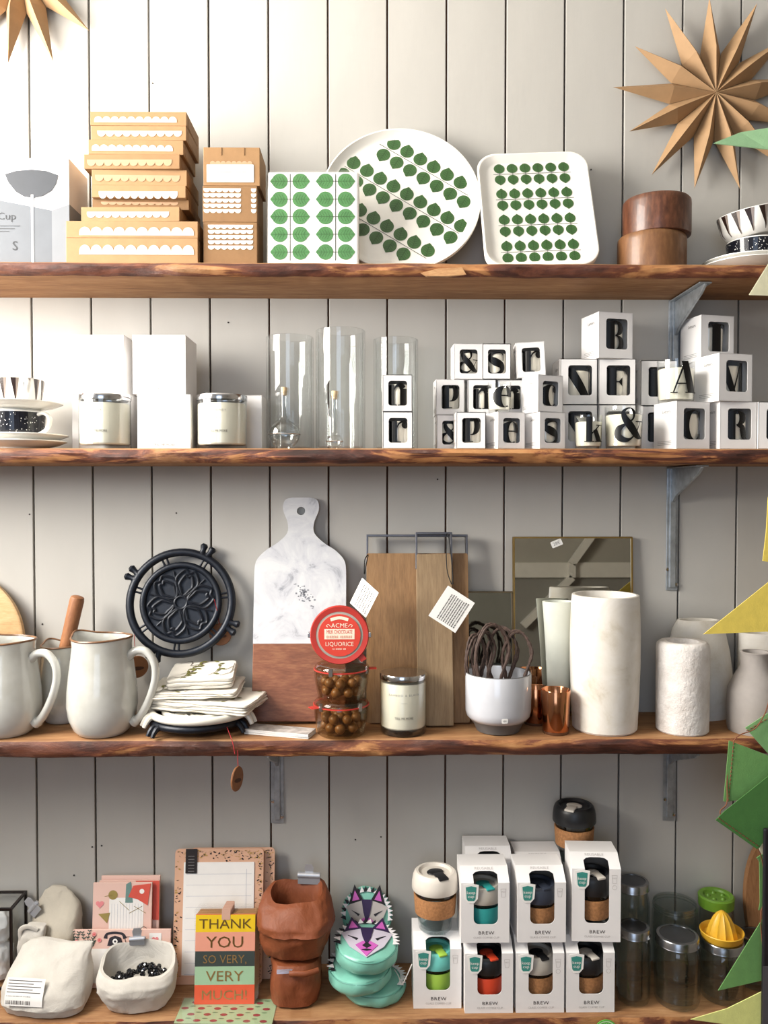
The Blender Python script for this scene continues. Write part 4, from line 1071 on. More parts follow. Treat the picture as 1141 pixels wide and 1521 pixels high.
# outline with a hole: split by a slit so the face stays one polygon
kmax = max(range(len(outl)), key=lambda i: (outl[i][1], -outl[i][0]))
def holed(poly, hole):
    hi = max(range(len(hole)), key=lambda i: hole[i][1])
    hr = [hole[(hi - i) % len(hole)] for i in range(len(hole) + 1)]
    pi_ = min(range(len(poly)), key=lambda i: (poly[i][0] - hole[hi][0]) ** 2 + (poly[i][1] - hole[hi][1]) ** 2)
    return poly[:pi_ + 1] + hr + poly[pi_:]
mbm.prism(holed(outl, hole), -.016, 0).build('marble_slab', MARB, parent=o)
STAIN = mat('dark_vein_patch', '#85868c', .35, var=.3, vs=200)
mb = MB()
rr = random.Random(3)
for k in range(60):
    x = rr.gauss(.009, .009); z = (Z(885, .05) - Z3) / math.cos(lean) + rr.gauss(0, .008) - (x - .008) * .6
    mb.flat(circle(x, z, rr.uniform(.0008, .0028), rr.uniform(.0006, .002), 7), -.0163)
mb.build('dark_fleck_patch', STAIN, parent=o)
# ---- wooden boards with metal strap handles
GREYO = wood('weathered_oak', [(0.25, '#6d5238'), (0.5, '#94714d'), (0.75, '#ab875f')], (5, 5, .7), 9, .65, .6, .3, .8)
GREYP2 = wood('grey_oak_front', [(0.2, '#6b5641'), (0.5, '#927a5c'), (0.8, '#ab9474')], (6, 5, .6), 9, .65, .6, .3, .8)
IRONS = mat('dull_steel_strap', '#6d6c70', .4, .85, var=.15)
def strap_board(l, r, tp, stp, tb0, lean, th, m_, label):
    t_ = tb0 - .02
    o = thing('strap_handle_board', label, 'cutting board', (X((l + r) / 2, t_, 930), -tb0, Z3 + .0015), (-lean, 0, 0), 'wooden boards with steel strap handles')
    w_ = (r - l) / 2 * (D - t_) / F; h_ = (Z(tp, t_ - .02) - Z3) / math.cos(lean); hs = (Z(stp, t_ - .03) - Z3) / math.cos(lean)
    MB().prism(rrect(-w_, .0, w_, h_, .003), -th, 0).build('board', m_, parent=o, bevel=.0012)
    s_ = .0042; y0, y1 = -th * .98, -th * .02
    MB().box(-w_ - s_ * .4, w_ + s_ * .4, y0, y1, hs - s_, hs).box(-w_ - s_ * .4, -w_ + s_ * .6, y0, y1, h_ - .03, hs - s_).box(w_ - s_ * .6, w_ + s_ * .4, y0, y1, h_ - .03, hs - s_).build('strap_handle', IRONS, parent=o, bevel=.0005)
    return o
strap_board(545, 695, 825, 796, .070, math.radians(8), .018, GREYO, 'broad weathered wooden board with wide steel strap handle')
strap_board(619, 672, 826, 793, .098, math.radians(9), .018, GREYP2, 'narrow greyish wooden board with steel strap leaning before the broad board')
# paper tags on cord
CORD = mat('black_cord', '#101010', .8)
def paper_tag(cx, cy, t_, w_, h_, ang, rz, cordpts, label, lines):
    c = at(cx, cy, t_); o = thing('paper_tag', label, 'tag', (c.x, -t_, c.z), (0, 0, rz), 'white paper tags on black cord')
    M_ = MX(ry=ang)
    MB().prism(rrect(-w_ / 2, -h_ / 2, w_ / 2, h_ / 2, .001), -.0004, .0004, M=M_).build('card', PAPERW, parent=o)
    mb = MB(); rr = random.Random(2)
    for k in range(lines):
        x = w_ * .36 - k * w_ * .6 / max(1, lines - 1)
        z = -h_ * .42
        while z < h_ * .36:
            l_ = rr.uniform(.001, .004); mb.flat(rrect(x - w_ * .018, z, x + w_ * .018, min(z + l_, h_ * .38), .0001), -.0007, M=M_); z += l_ + .0009
    mb.build('tiny_lettering', mat('tag_print', '#55524f', .6), parent=o)
    MB().tube(spline([Vector(p) for p in cordpts], 6), .0011, 6).build('cord', CORD, parent=o)
tk = .118
def rel(cx, cy, t_, rz, pts):
    c = at(cx, cy, t_); R_i = Matrix.Rotation(-rz, 3, 'Z')
    return [R_i @ (at(px, py, tt) - Vector((c.x, -t_, c.z))) for px, py, tt in pts]
paper_tag(541, 888, tk, .050, .062, math.radians(32), math.radians(-40), rel(541, 888, tk, math.radians(-40), [(542, 853, .115), (544, 838, .10), (547, 824, .086), (542, 832, .104), (541, 852, .116)]), 'white paper tag turned aside, hanging between marble and wooden boards', 6)
tk = .130
paper_tag(671, 905, tk, .0635, .071, math.radians(33), 0, rel(671, 905, tk, 0, [(671, 868, .1285), (664, 845, .12), (663, 800, .094), (664, 793, .088), (667, 800, .098), (672, 845, .122), (673, 868, .1285)]), 'white paper tag with tiny text hanging across the narrow wooden board', 9)
# ---- framed mirrors
MIRR = mat('mirror_silver', '#b3b2ac', .015, 1.0, var=0.0)
BRASS = mat('thin_brass', '#a58a55', .3, .9, var=.1); OLDBR = mat('dull_bronze', '#6f6049', .4, .8, var=.1)
def mirror(l, r, tp, tb0, lean, label, m_, glassm):
    t_ = tb0 - .03
    o = thing('framed_mirror', label, 'mirror', (X((l + r) / 2, t_, 900), -tb0, Z3 + .001), (-lean, 0, 0), 'thin metal framed mirrors')
    w_ = (r - l) / 2 * (D - t_) / F; h_ = (Z(tp, max(.005, tb0 - .055)) - Z3) / math.cos(lean)
    MB().box(-w_ + .002, w_ - .002, -.003, 0, .002, h_ - .002).build('mirror_glass', glassm, parent=o)
    s_ = .0035
    MB().box(-w_, w_, -.006, .003, 0, s_).box(-w_, w_, -.006, .003, h_ - s_, h_).box(-w_, -w_ + s_, -.006, .003, s_, h_ - s_).box(w_ - s_, w_, -.006, .003, s_, h_ - s_).build('metal_frame', m_, parent=o, bevel=.0006)
    return o, w_, h_
o, w_, h_ = mirror(759, 936, 798, .024, math.radians(2.6), 'large mirror in a thin brass frame behind the white stone vases', BRASS, MIRR)
mb = MB().prism(rrect(-.012, -.007, .012, .007, .002), -.0034, -.0030, M=MX((-.034, 0, h_ - .014), ry=math.radians(-22))); mb.build('price_sticker', PAPERW, parent=o)
MB().text('28€', .007, 0, -.003, -.0037, M=MX((-.034, 0, h_ - .014), ry=math.radians(-22))).build('price_print', GREYP, parent=o)
mirror(688, 762, 879, .045, math.radians(8), 'small framed glass leaning between wooden board and large mirror', OLDBR, mat('smoky_mirror', '#8d8f8b', .05, 1.0, var=.03))
# ---- bell jars of sweets
RUBR = mat('red_rubber_seal', '#b8352c', .45, var=.05); REDL = mat('red_paper_label', '#d2402f', .5, var=.03); CREAMI = mat('cream_label_ink', '#f6e4cf', .5)
CHOC = mat('milk_chocolate', '#8a5e36', .35, var=.15, vs=80)
SWG = glass('sweet_jar_glass', '#f0ece2', 1.45)
def tulip(o, r, h, M_=None):
    pr = [(0, 0), (r * .80, 0), (r * .86, .003), (r * .97, h * .5), (r, h * .78), (r * .96, h * .80), (r * .955, h * .84), (r * .93, h * .84), (r * .95, h * .76), (r * .92, h * .45), (r * .8, .006), (0, .006)]
    MB().lathe(pr, 48, M=M_).build('glass_bowl', SWG, parent=o)
    lid = [(0, h * .96), (r * .78, h * .96), (r * .82, h), (r * .9, h), (r * .97, h * .95), (r * .99, h * .875), (r * .9, h * .87), (r * .86, h * .9), (0, h * .92)]
    MB().lathe(lid, 48, M=M_).build('glass_lid', SWG, parent=o)
    se = MB().lathe([(r * .92, h * .842), (r * 1.02, h * .842), (r * 1.02, h * .868), (r * .92, h * .868)], 48, M=M_)
    se.build('rubber_seal', RUBR, parent=o)
def sweets(o, r, h, seed, nx=30):
    rr = random.Random(seed); k = 0
    for lay in range(2):
        for ring_, cnt in ((.66, 8), (.22, 3)):
            for i in range(cnt):
                a = 2 * PI * i / cnt + lay * .4 + rr.uniform(-.1, .1); rs = rr.uniform(.0093, .0105)
                MB().lathe([(rs * math.cos(x_), rs * math.sin(x_)) if abs(x_) < 1.57 else (0, rs * math.sin(x_)) for x_ in [-PI / 2 + PI * j / 8 for j in range(9)]], 12, M=MX((r * ring_ * math.cos(a), r * ring_ * math.sin(a), .017 + lay * .0175))).build('chocolate_ball', CHOC, parent=o)
tj = .150; jr = 41 * (D - tj) / F; jh = Z(1043, tj + .03) - Z3
jx = X(507, tj, 1060)
for k in range(2):
    o = thing('sweet_jar', ('lower', 'upper')[k] + ' of two stacked glass jars of chocolate balls with red seals', 'jar', (jx + (.001 if k else 0), -tj, Z3 + .0003 + k * (jh + .0003)), (0, 0, k * .4), 'jars of chocolate balls')
    tulip(o, jr, jh); sweets(o, jr * .88, jh, k)
    a = math.radians(-150 if k == 0 else -20)
    MB().prism([(-.009, -.001), (.009, -.001), (.006, .001), (-.006, .001)], -.014, 0, M=MX((jr * math.cos(a), jr * math.sin(a), jh * .855), rz=a + PI / 2)).build('seal_tongue', RUBR, parent=o)
    for a in (-PI / 2 + .75, -PI / 2 - .75):
        MB().box(-.004, .004, -.002, .001, jh * .78, jh * 1.0, M=MX((jr * 1.01 * math.cos(a), jr * 1.01 * math.sin(a), 0), rz=a + PI / 2)).build('clip', STEEL, parent=o)
o0 = Vector((X(505, .15, 957), -.150, Z3 + .0006 + 2 * (jh + .0003)))
R3 = 44 * (D - .17) / F
o = thing('sweet_jar', 'glass jar lying on its side, red label lettered ACME on its lid', 'jar', (o0.x, o0.y, o0.z), group='jars of chocolate balls')
Mj = MX((0, .028, R3 + .0012), rx=PI / 2)
tulip(o, R3 * .98, .05, Mj)
Ml = MX((0, .028 - .0505, R3 + .0012))
MB().lathe([(R3 * .80, 0), (R3 * .99, 0), (R3 * 1.0, .003), (R3 * .97, .006), (R3 * .8, .005)], 56, M=MX((0, -.0170, R3 + .0012), rx=PI / 2)).build('red_lid_ring', RUBR, parent=o)
MB().lathe([(R3 * .70, 0), (R3 * .83, 0), (R3 * .83, .003), (R3 * .70, .003)], 56, M=MX((0, -.0185, R3 + .0012), rx=PI / 2)).build('glass_lid_rim', mat('grey_lid_glass', '#a9a59b', .12, coat=.5), parent=o)
MB().prism(circle(0, R3 + .0012, R3 * .715, None, 48), -.0232, -.0195).build('paper_label', REDL, parent=o)
yl = -.0235; mb = MB(); cz = R3 + .0012
mb.text('ACME', .0088, 0, cz + .0150, yl); mb.text('LIQUORICE', .0082, 0, cz - .0205, yl, sx=.95)
mb.flats(ribbon([(-.017, cz + .030), (0, cz + .034), (.017, cz + .030)], [.006, .006, .006], 5), yl)
mb.flat([(-.029, cz - .0075), (.029, cz - .0075), (.029, cz + .0125), (-.029, cz + .0125)], yl)
for s_ in (-1, 1): mb.flats(ribbon([(s_ * .017, cz + .0165), (s_ * .021, cz + .021), (s_ * .025, cz + .0185), (s_ * .022, cz + .016)], [.001] * 4, 4), yl)
print_marks(mb, 0, cz - .0275, .026, .0024, yl, 3, 13)
mb.build('label_lettering', CREAMI, parent=o)
mb = MB().text('MILK CHOCOLATE', .0078, 0, cz + .0032, yl - .0003, sx=.55); mb.build('red_lettering', REDL, parent=o)
print_marks(MB(), 0, cz - .0055, .05, .0055, yl - .0003, 8, 15).build('pale_red_print', mat('faded_red_ink', '#e0a58e', .5), parent=o)
for s_ in (-1, 1):
    MB().box(-.006, .006, -.021, -.004, -.005, .005, M=MX((s_ * R3 * .97, 0, R3 + .001))).build('clip', STEEL, parent=o, bevel=.0015)
MB().prism([(-.010, -.004), (.008, -.008), (.012, .004), (-.004, .008)], -.002, .001, M=MX((R3 * .72, -.0165, R3 * .28), ry=math.radians(40))).build('seal_tongue', RUBR, parent=o, bevel=.001)
# ---- candle, pot of wire coils, copper cups
lid_candle(599, 70, 1006, .140, Z3 + .0002, 'silver-lidded candle on a dark base before the wooden boards', 'BAMBOO & BLACK', True)
POTW = mat('white_pot_glaze', '#c6c8ce', .12, var=.04, vs=14, coat=.5); POTG = mat('grey_pot_base', '#5f5e5e', .5, var=.08)
tp_ = .132; pr_ = 50 * (D - tp_ - .03) / F; ph = Z(1010, tp_ + pr_) - Z3
o = thing('ceramic_pot', 'white glazed pot with a dark grey foot, holding brown twisted loops', 'pot', (X(740, tp_, 1050), -tp_, Z3 + .0002))
MB().lathe([(0, .001), (pr_ * .60, 0), (pr_ * .66, .002), (pr_ * .74, .015), (pr_ * .86, .024), (pr_ * .5, .026), (0, .026)], 56).build('foot', POTG, parent=o)
MB().lathe([(pr_ * .72, .021), (pr_ * .86, .0235), (pr_ * .97, .032), (pr_, .042), (pr_, ph - .002), (pr_ * .985, ph), (pr_ * .95, ph), (pr_ * .94, ph - .003), (pr_ * .92, .04), (pr_ * .6, .03), (0, .03)], 56).build('glazed_bowl', POTW, parent=o)
MB().tube([(pr_ * .972 * math.cos(2 * PI * i / 48), pr_ * .972 * math.sin(2 * PI * i / 48), ph) for i in range(48)], .0012, 6, closed=True).build('bare_rim', POTG, parent=o)
f_ = on_cyl(pr_ + .0006)
MB().flats([rrect(-.003, .031, .009, .040, .002)], 0, fn=f_).build('price_sticker', PAPERW, parent=o)
MB().text('44', .005, .003, .033, 0, fn=on_cyl(pr_ + .0009)).build('price_print', GREYP, parent=o)
TWIG = mat('brown_bark_twine', '#4a3830', .7, var=.25, vs=150, bump=.6, bs=300)
rr = random.Random(11)
for k, (ang, xo, yo, hh, wdt, lab) in enumerate((( .1, -.012, -.010, .092, .034, 'tall loop of brown bark twine leaning out of the pot'), (.35, -.044, .002, .070, .021, 'loop of brown bark twine at the pot side near the boards'), (-.2, .038, -.004, .078, .028, 'loop of brown bark twine at the pot side near the copper cups'), (-.6, .012, .016, .082, .034, 'loop of brown bark twine at the back of the pot'), (.7, -.026, .012, .076, .030, 'inner loop of brown bark twine crossing the others'))):
    o = thing('twine_loop', lab, 'twine', (X(740, tp_, 1050), -tp_, Z3 + .002), group='loops of brown bark twine in the pot')
    for j in range(2):
        e = .004 * (j - .5)
        pts = [(-wdt * .55, 0, -.032), (-wdt * .9, e, .0), (-wdt * 1.0, e * 2, hh * .5), (-wdt * .5, e * 2, hh * .95), (0, e, hh * 1.05), (wdt * .6, -e, hh * .9), (wdt * .95, -e * 2, hh * .5), (wdt * .55, -e, 0), (wdt * .2, 0, -.034)]
        pa = spline([(x_ + rr.uniform(-.002, .002), y_ + rr.uniform(-.002, .002), z_ + (.003 * j)) for x_, y_, z_ in pts], 8)
        n = len(pa)
        MB().tube(pa, [.0027 + .0006 * math.sin(i * 1.9) for i in range(n)], 7, M=MX((xo, yo, ph - .004), rz=ang)).build('twisted_strand', TWIG, parent=o)
COPP = mat('polished_copper', '#c98a63', .12, 1.0, var=.06)
def copper(px, w_px, tp, t_, label):
    r = w_px / 2 * (D - t_ - .02) / F; h = Z(tp, t_ + r) - Z3
    o = thing('copper_cup', label, 'candle holder', (X(px, t_, 1060), -t_, Z3 + .0002), group='copper glass cups')
    MB().lathe([(0, .003), (r * .84, .003), (r * .88, .006), (r * .99, h - .001), (r * .975, h), (r * .95, h - .001), (r * .85, .008), (0, .007)], 40).build('copper_bowl', COPP, parent=o)
    MB().lathe([(0, 0), (r * .86, 0), (r * .885, .002), (r * .885, .0055), (0, .0055)], 40).build('glass_base', mat('brown_glass_base', '#5b3a28', .1, coat=.5), parent=o)
copper(825.5, 45, 1030, .150, 'polished copper cup standing before the tall white vase')
copper(796, 40, 1026, .085, 'second copper cup half hidden behind the first copper cup')
# ---- stone vases
m_, nt, b_ = newmat('mottled_alabaster'); v_ = coords(nt)
nt.links.new(ramp(nt, noise_tex(nt, v_, 13, 7, .65, .5), [(0.28, '#c2b8a4'), (0.45, '#dbd5ca'), (0.62, '#e4e0d9')]), b_.inputs['Base Color']); b_.inputs['Roughness'].default_value = .42; ALAB = m_
bumpit(nt, b_, noise_tex(nt, v_, 60, 4), .12, .001)
m_, nt, b_ = newmat('rough_carved_stone'); v_ = coords(nt)
nt.links.new(ramp(nt, noise_tex(nt, v_, 20, 6, .6), [(0.3, '#c9c1ba'), (0.6, '#e6e1dd')]), b_.inputs['Base Color']); b_.inputs['Roughness'].default_value = .6
bumpit(nt, b_, noise_tex(nt, v_, 85, 4, .7), .9, .003); CARV = m_
CONC = mat('grey_concrete', '#a19a95', .75, var=.06, vs=30, bump=.2, bs=120); PALEST = mat('pale_green_alabaster', '#dfe2d6', .45, var=.05, vs=14)
def vase(name, px, t_, pts, m_, label, tp=None, wall_=.006, tilt=0, bt=None, fl=1.0):
    """pts: (half width px at the axis depth, photo row) from base to rim"""
    S2 = (D - t_) / F
    prof = [(0, 0)] + [(hw_ * S2, max(0, Z(py, t_) - Z3)) for hw_, py in pts]
    base = pts[0]; prof[1] = (prof[1][0], 0)
    rt, zt2 = prof[-1]
    prof += [(rt - .0015, zt2 + .001), (rt - wall_, zt2 + .0008), (rt - wall_ - .001, zt2 - .004), (max(.004, rt - wall_ - .002), zt2 * .5), (0, zt2 * .45)]
    o = MB().lathe(prof, 64).build(name, m_, loc=(X(px, t_, 1000), -t_, Z3 + .0002), rot=(0, tilt, 0)); o.scale = (1, fl, 1); tag(o, label, 'vase', 'stone vases'); return o
vase('stone_vase', 898.5, .121, [(45, 1085), (47.5, 1080), (49.5, 1040), (51.5, 985), (51.5, 940), (50, 895), (49, 884)], ALAB, 'tall white alabaster cylinder vase beside the copper cups')
vase('stone_vase', 830, .050, [(14, 1070), (17, 1020), (20, 960), (24, 905), (25, 894)], PALEST, 'pale greenish vase widening upward, behind the tall white vase', fl=.70)
vase('stone_vase', 1014, .137, [(36, 1090), (38, 1084), (38.5, 1060), (38.5, 1000), (38.5, 962), (37.5, 957), (34, 954)], CARV, 'short rough white carved stone cylinder', wall_=.014)
vase('stone_vase', 1037, .043, [(44, 1070), (51, 1040), (52, 1010), (47, 970), (39, 935), (32, 922)], ALAB, 'tapered pale stone vase behind the rough carved cylinder', fl=.55)
vase('concrete_vase', 1122, .140, [(38, 1088), (40, 1080), (40.5, 1050), (39, 1025), (30, 1006), (21, 990), (20, 975), (22, 970)], CONC, 'grey concrete bottle-shaped vase behind the green pennants', wall_=.005)
vase('stone_vase', 1134, .040, [(36, 1070), (38, 1040), (38, 970), (37, 941)], ALAB, 'white stone vase behind the grey concrete bottle vase', fl=.65)
# ---- pile of small cards
for k in range(5):
    o = MB().box(-.066, .066, -.021, .021, 0, .0016).build('greeting_card', PAPERW, loc=(X(415, .165, 1085) + .004 * nz((k, 1, 2)), -.150, Z3 + .0003 + k * .0019), rot=(0, 0, math.radians(-16 + 3 * nz((k * 3.3, 0, 0))))); tag(o, 'white card edged in grey, in the loose pile before the marble board', 'card', 'pile of white cards')
    MB().box(-.066, .066, -.0213, .0213, .0016, .00185).build('grey_print', GREYP if k < 4 else mat('photo_grey', '#b9b4b0', .4, var=.3, vs=60), parent=o)
# ================================================================== LOWEST SHELF
Z4 = ZS[3]
# ---- cork band coffee cups and their window boxes
CORKB = mat('cork_band', '#a9764a', .8, var=.18, vs=220, bump=.3, bs=400)
def pl(name, c, r=.4): return mat('cup_' + name, c, r, var=.03)
LIDS = dict(black=pl('black', '#191a1d'), navy=pl('navy', '#343a48'), bone=pl('bone', '#ded7cc'), grey=pl('stone_grey', '#b3ada3'), aqua=pl('aqua', '#74d0c6'), lime=pl('lime', '#a6cf52'), red=pl('red', '#dd4a2c'), teal=pl('teal', '#2f9b98'), dnavy=pl('deep_navy', '#151b33'))
CUPGL = glass('cup_glass', '#e4e9ea', 1.5); REDGL = glass('red_cup_glass', '#a04038', 1.5)
def coffee_cup(loc, lid, plug, band, label, rz=0, gl=None, k=1.0, group='coffee cups', kz=None):
    o = thing('coffee_cup', label, 'cup', loc, (0, 0, rz), group)
    kz = kz or k
    s = lambda pr: [(r * k, z * kz) for r, z in pr]
    MB().lathe(s([(0, 0), (.029, 0), (.032, .003), (.0355, .03), (.0395, .078), (.042, .088), (.0395, .088), (.0375, .078), (.033, .03), (.029, .007), (0, .006)]), 44).build('glass_body', gl or CUPGL, parent=o)
    MB().lathe(s([(.0372, .034), (.0392, .0335), (.0418, .068), (.0412, .0695), (.0392, .0695)]), 44).build('band', band, parent=o)
    MB().lathe(s([(.040, .078), (.0445, .079), (.0455, .081), (.0450, .093), (.0432, .104), (.0405, .1105), (.037, .1135), (.0325, .1135), (.0305, .1105), (.029, .1085), (0, .1085)]), 44).build('lid', lid, parent=o)
    mb = MB(); mb.lathe(s([(0, .1085), (.017, .1085), (.0165, .1115), (0, .1125)]), 28, M=MX(sc_=(1.0, .8, 1)))
    mb.box(-.010 * k, .010 * k, -.0425 * k, -.012 * k, .1100 * kz, .1145 * kz)
    mb.build('sip_plug', plug, parent=o, bevel=.0016 * k)
    return o
TEALS = mat('teal_sticker', '#3a8d83', .5, var=.02); DKTXT = mat('dark_brown_print', '#3c3431', .5)
def brew_box(px, t_, z0, h_, label, rz=0, cup=None, pyc=1440):
    w_, d_ = .0940, .0815
    r = math.radians(rz)
    loc = Vector((X(px, t_, pyc), -t_, z0 + .0002)) + Vector((-math.sin(r) * d_ / 2, math.cos(r) * d_ / 2, 0))
    o = thing('cup_box', label, 'box', loc, (0, 0, r), 'coffee cup boxes')
    yf, yb = -d_ / 2, d_ / 2; hs = h_ - .021; ys = yf + .030; th = .0012
    x0, x1 = -w_ / 2, w_ / 2; wx0, wx1, wz = x0 + w_ * .26, x0 + w_ * .765, .036; rd = .011
    arc = lambda cx, a0, a1: [(cx + rd * math.cos(a0 + (a1 - a0) * i / 5), wz + rd + rd * math.sin(a0 + (a1 - a0) * i / 5)) for i in range(6)]
    fp = [(x0, 0), (x1, 0), (x1, hs), (wx1, hs)] + arc(wx1 - rd, 0, -PI / 2) + arc(wx0 + rd, -PI / 2, -PI) + [(wx0, hs), (x0, hs)]
    mb = MB().prism(fp, yf, yf + th)
    # sloping top panel: two cheeks and an arched upper strip
    sl = lambda u, v: (u, yf + (ys - yf) * v, hs + (h_ - hs) * v)
    strips = [[(x0, 0), (wx0, 0), (wx0, .5), (x0, .5)], [(wx1, 0), (x1, 0), (x1, .5), (wx1, .5)],
              [(x0, .5), (wx0, .5), (wx0 + .006, .64), (wx0 + .014, .68), (wx1 - .014, .68), (wx1 - .006, .64), (wx1, .5), (x1, .5), (x1, 1), (x0, 1)]]
    for p in strips: mb.add([sl(*q_) for q_ in p], [tuple(range(len(p)))])
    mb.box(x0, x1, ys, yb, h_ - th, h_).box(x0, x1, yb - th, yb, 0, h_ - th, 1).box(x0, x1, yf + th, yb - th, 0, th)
    for xs in ((x0, x0 + th), (x1 - th, x1)):
        pr = [(yf + th, th), (yb - th, th), (yb - th, h_ - th), (ys, h_ - th), (yf + th, hs)]
        vs = [(xs[0], y, z) for y, z in pr] + [(xs[1], y, z) for y, z in pr]
        mb.add(vs, [(0, 1, 2, 3, 4), (9, 8, 7, 6, 5)] + [((i + 1) % 5, i, i + 5, (i + 1) % 5 + 5) for i in range(5)])
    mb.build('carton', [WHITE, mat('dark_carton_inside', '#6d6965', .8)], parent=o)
    y = yf - .0004
    MB().text('BREW', .0068, .002, .0165, y, sx=1.15, spacing=1.12).build('title_lettering', DKTXT, parent=o)
    m2 = MB().text('GLASS COFFEE CUP', .0040, .002, .0085, y, sx=1.05)
    m2.build('subtitle_lettering', PALEP, parent=o); m2 = MB()
    ix = x1 - .012
    m2.flats([p_ for a_, b_ in ((0, 1), (1, 2), (2, 3), (3, 0)) for p_ in ribbon([((ix - .005, hs - .012), (ix + .005, hs - .012), (ix + .0035, hs - .028), (ix - .0035, hs - .028))[a_], ((ix - .005, hs - .012), (ix + .005, hs - .012), (ix + .0035, hs - .028), (ix - .0035, hs - .028))[b_]], [.0006, .0006], 1)], y)
    m2.text('MED', .0028, ix, hs - .019, y)
    if cup and len(cup) > 4: m2.flats(ring(ix, hs - .036, .0045, .0045, .0039, .0039), y)
    m2.build('size_mark', PALEP, parent=o); m2 = MB()
    m2.text('REUSABLE', .0055, 0, .80, 0, fn=lambda a, b_: (a, yf + (ys - yf) * (.76 + (b_ - .80) * 27) - .0004, hs + (h_ - hs) * (.76 + (b_ - .80) * 27) + .0005), sx=1.1)
    m2.build('top_lettering', PALEP, parent=o)
    cx, cz = x0 + w_ * .205, hs - .020
    sh = lambda g: [(cx - .0105 - g, cz + .012 + g), (cx - .0085 - g, cz - .011), (cx - .006, cz - .0145 - g), (cx + .006, cz - .0145 - g), (cx + .0085 + g, cz - .011), (cx + .0105 + g, cz + .012 + g), (cx, cz + .0145 + g)]
    sb_ = MB().prism(sh(.0045), y - .0006, y).build('sticker_backing', PAPERW, parent=o)
    MB().flat(sh(0), y - .0009).build('teal_cup_shape', TEALS, parent=sb_)
    MB().text('keep', .0062, cx, cz - .001, y - .0012, sx=1.05).text('cup', .0062, cx, cz - .0085, y - .0012, sx=1.05).build('sticker_lettering', PAPERW, parent=sb_)
    if cup:
        lid, plug, band, clab = cup[:4]
        coffee_cup(loc + Vector((0, 0, .0016)), LIDS[lid], LIDS[plug], CORKB if band == 'cork' else LIDS[band], clab, r + .35, REDGL if band == 'red' else None, k=.86, group='coffee cups inside boxes', kz=.88 if h_ < .15 else 1.06)
    return z0 + h_
H4 = .1385; FT = .1765
brew_box(650, .160, Z4, H4, 'coffee cup box with lime band cup, under the loose bone-lidded cup', 0, ('aqua', 'lime', 'lime', 'cup with aqua lid and lime band inside its window box'))
brew_box(726.5, FT, Z4, H4, 'coffee cup box with red band cup at shelf level', 0, ('black', 'red', 'red', 'cup with black lid and red band inside its window box'))
brew_box(802.5, FT, Z4, H4, 'coffee cup box at shelf level showing a stone grey lid over cork', 0, ('grey', 'black', 'cork', 'cup with stone grey lid and cork band inside its box', 1))
brew_box(877.5, FT, Z4, H4, 'coffee cup box at shelf level beside the mason jars, black lid over cork', 0, ('black', 'bone', 'cork', 'cup with black lid and cork band in the box beside mason jars', 1))
z1_ = Z4 + H4 + .0003
brew_box(721, FT, z1_, H4, 'upper coffee cup box with teal band cup, above the red one', 0, ('grey', 'teal', 'teal', 'cup with grey lid and teal band inside the upper window box'), 1340)
brew_box(805, FT, z1_, H4, 'upper coffee cup box with navy lid over cork, between teal and black ones', 0, ('navy', 'navy', 'cork', 'cup with navy lid and cork band inside the upper middle box'), 1340)
brew_box(886, FT - .001, z1_, .164, 'taller upper coffee cup box with black lid and bone plug over cork', -3, ('black', 'bone', 'cork', 'tall cup with black lid and cork band inside the taller box', 1), 1330)
BT = .0925
brew_box(728, BT, Z4, H4, 'hidden coffee cup box at shelf level behind the red one', 0, None)
brew_box(803, BT, Z4, H4 * .93, 'hidden coffee cup box at shelf level behind the stone grey one', 0, None)
brew_box(876, BT, Z4, .122, 'hidden coffee cup box at shelf level behind the black one', 0, None)
brew_box(727, BT, z1_, H4 + .003, 'rear coffee cup box with deep navy lid, peeping over the teal one', 0, ('dnavy', 'dnavy', 'dnavy', 'cup with deep navy lid inside the rear box'), 1290)
brew_box(802, BT, Z4 + H4 * .93 + .0003, H4, 'rear coffee cup box peeping over the navy one', 0, ('black', 'grey', 'cork', 'cup with dark lid inside the rear box behind the navy one'), 1290)
brew_box(876, BT, Z4 + .1224, .122, 'rear coffee cup box carrying the loose black-lidded cup', 0, None, 1290)
coffee_cup((X(646.5, .120, 1350), -.118, Z4 + H4 + .0006), LIDS['bone'], LIDS['black'], CORKB, 'loose glass cup with bone lid and cork band on the lime box', .35, k=1.03)
coffee_cup((X(853, .047, 1240), -.047, Z4 + .2448), LIDS['black'], LIDS['bone'], CORKB, 'loose cup with black lid and cork band above the tall box', -.5, k=.985, kz=1.03)
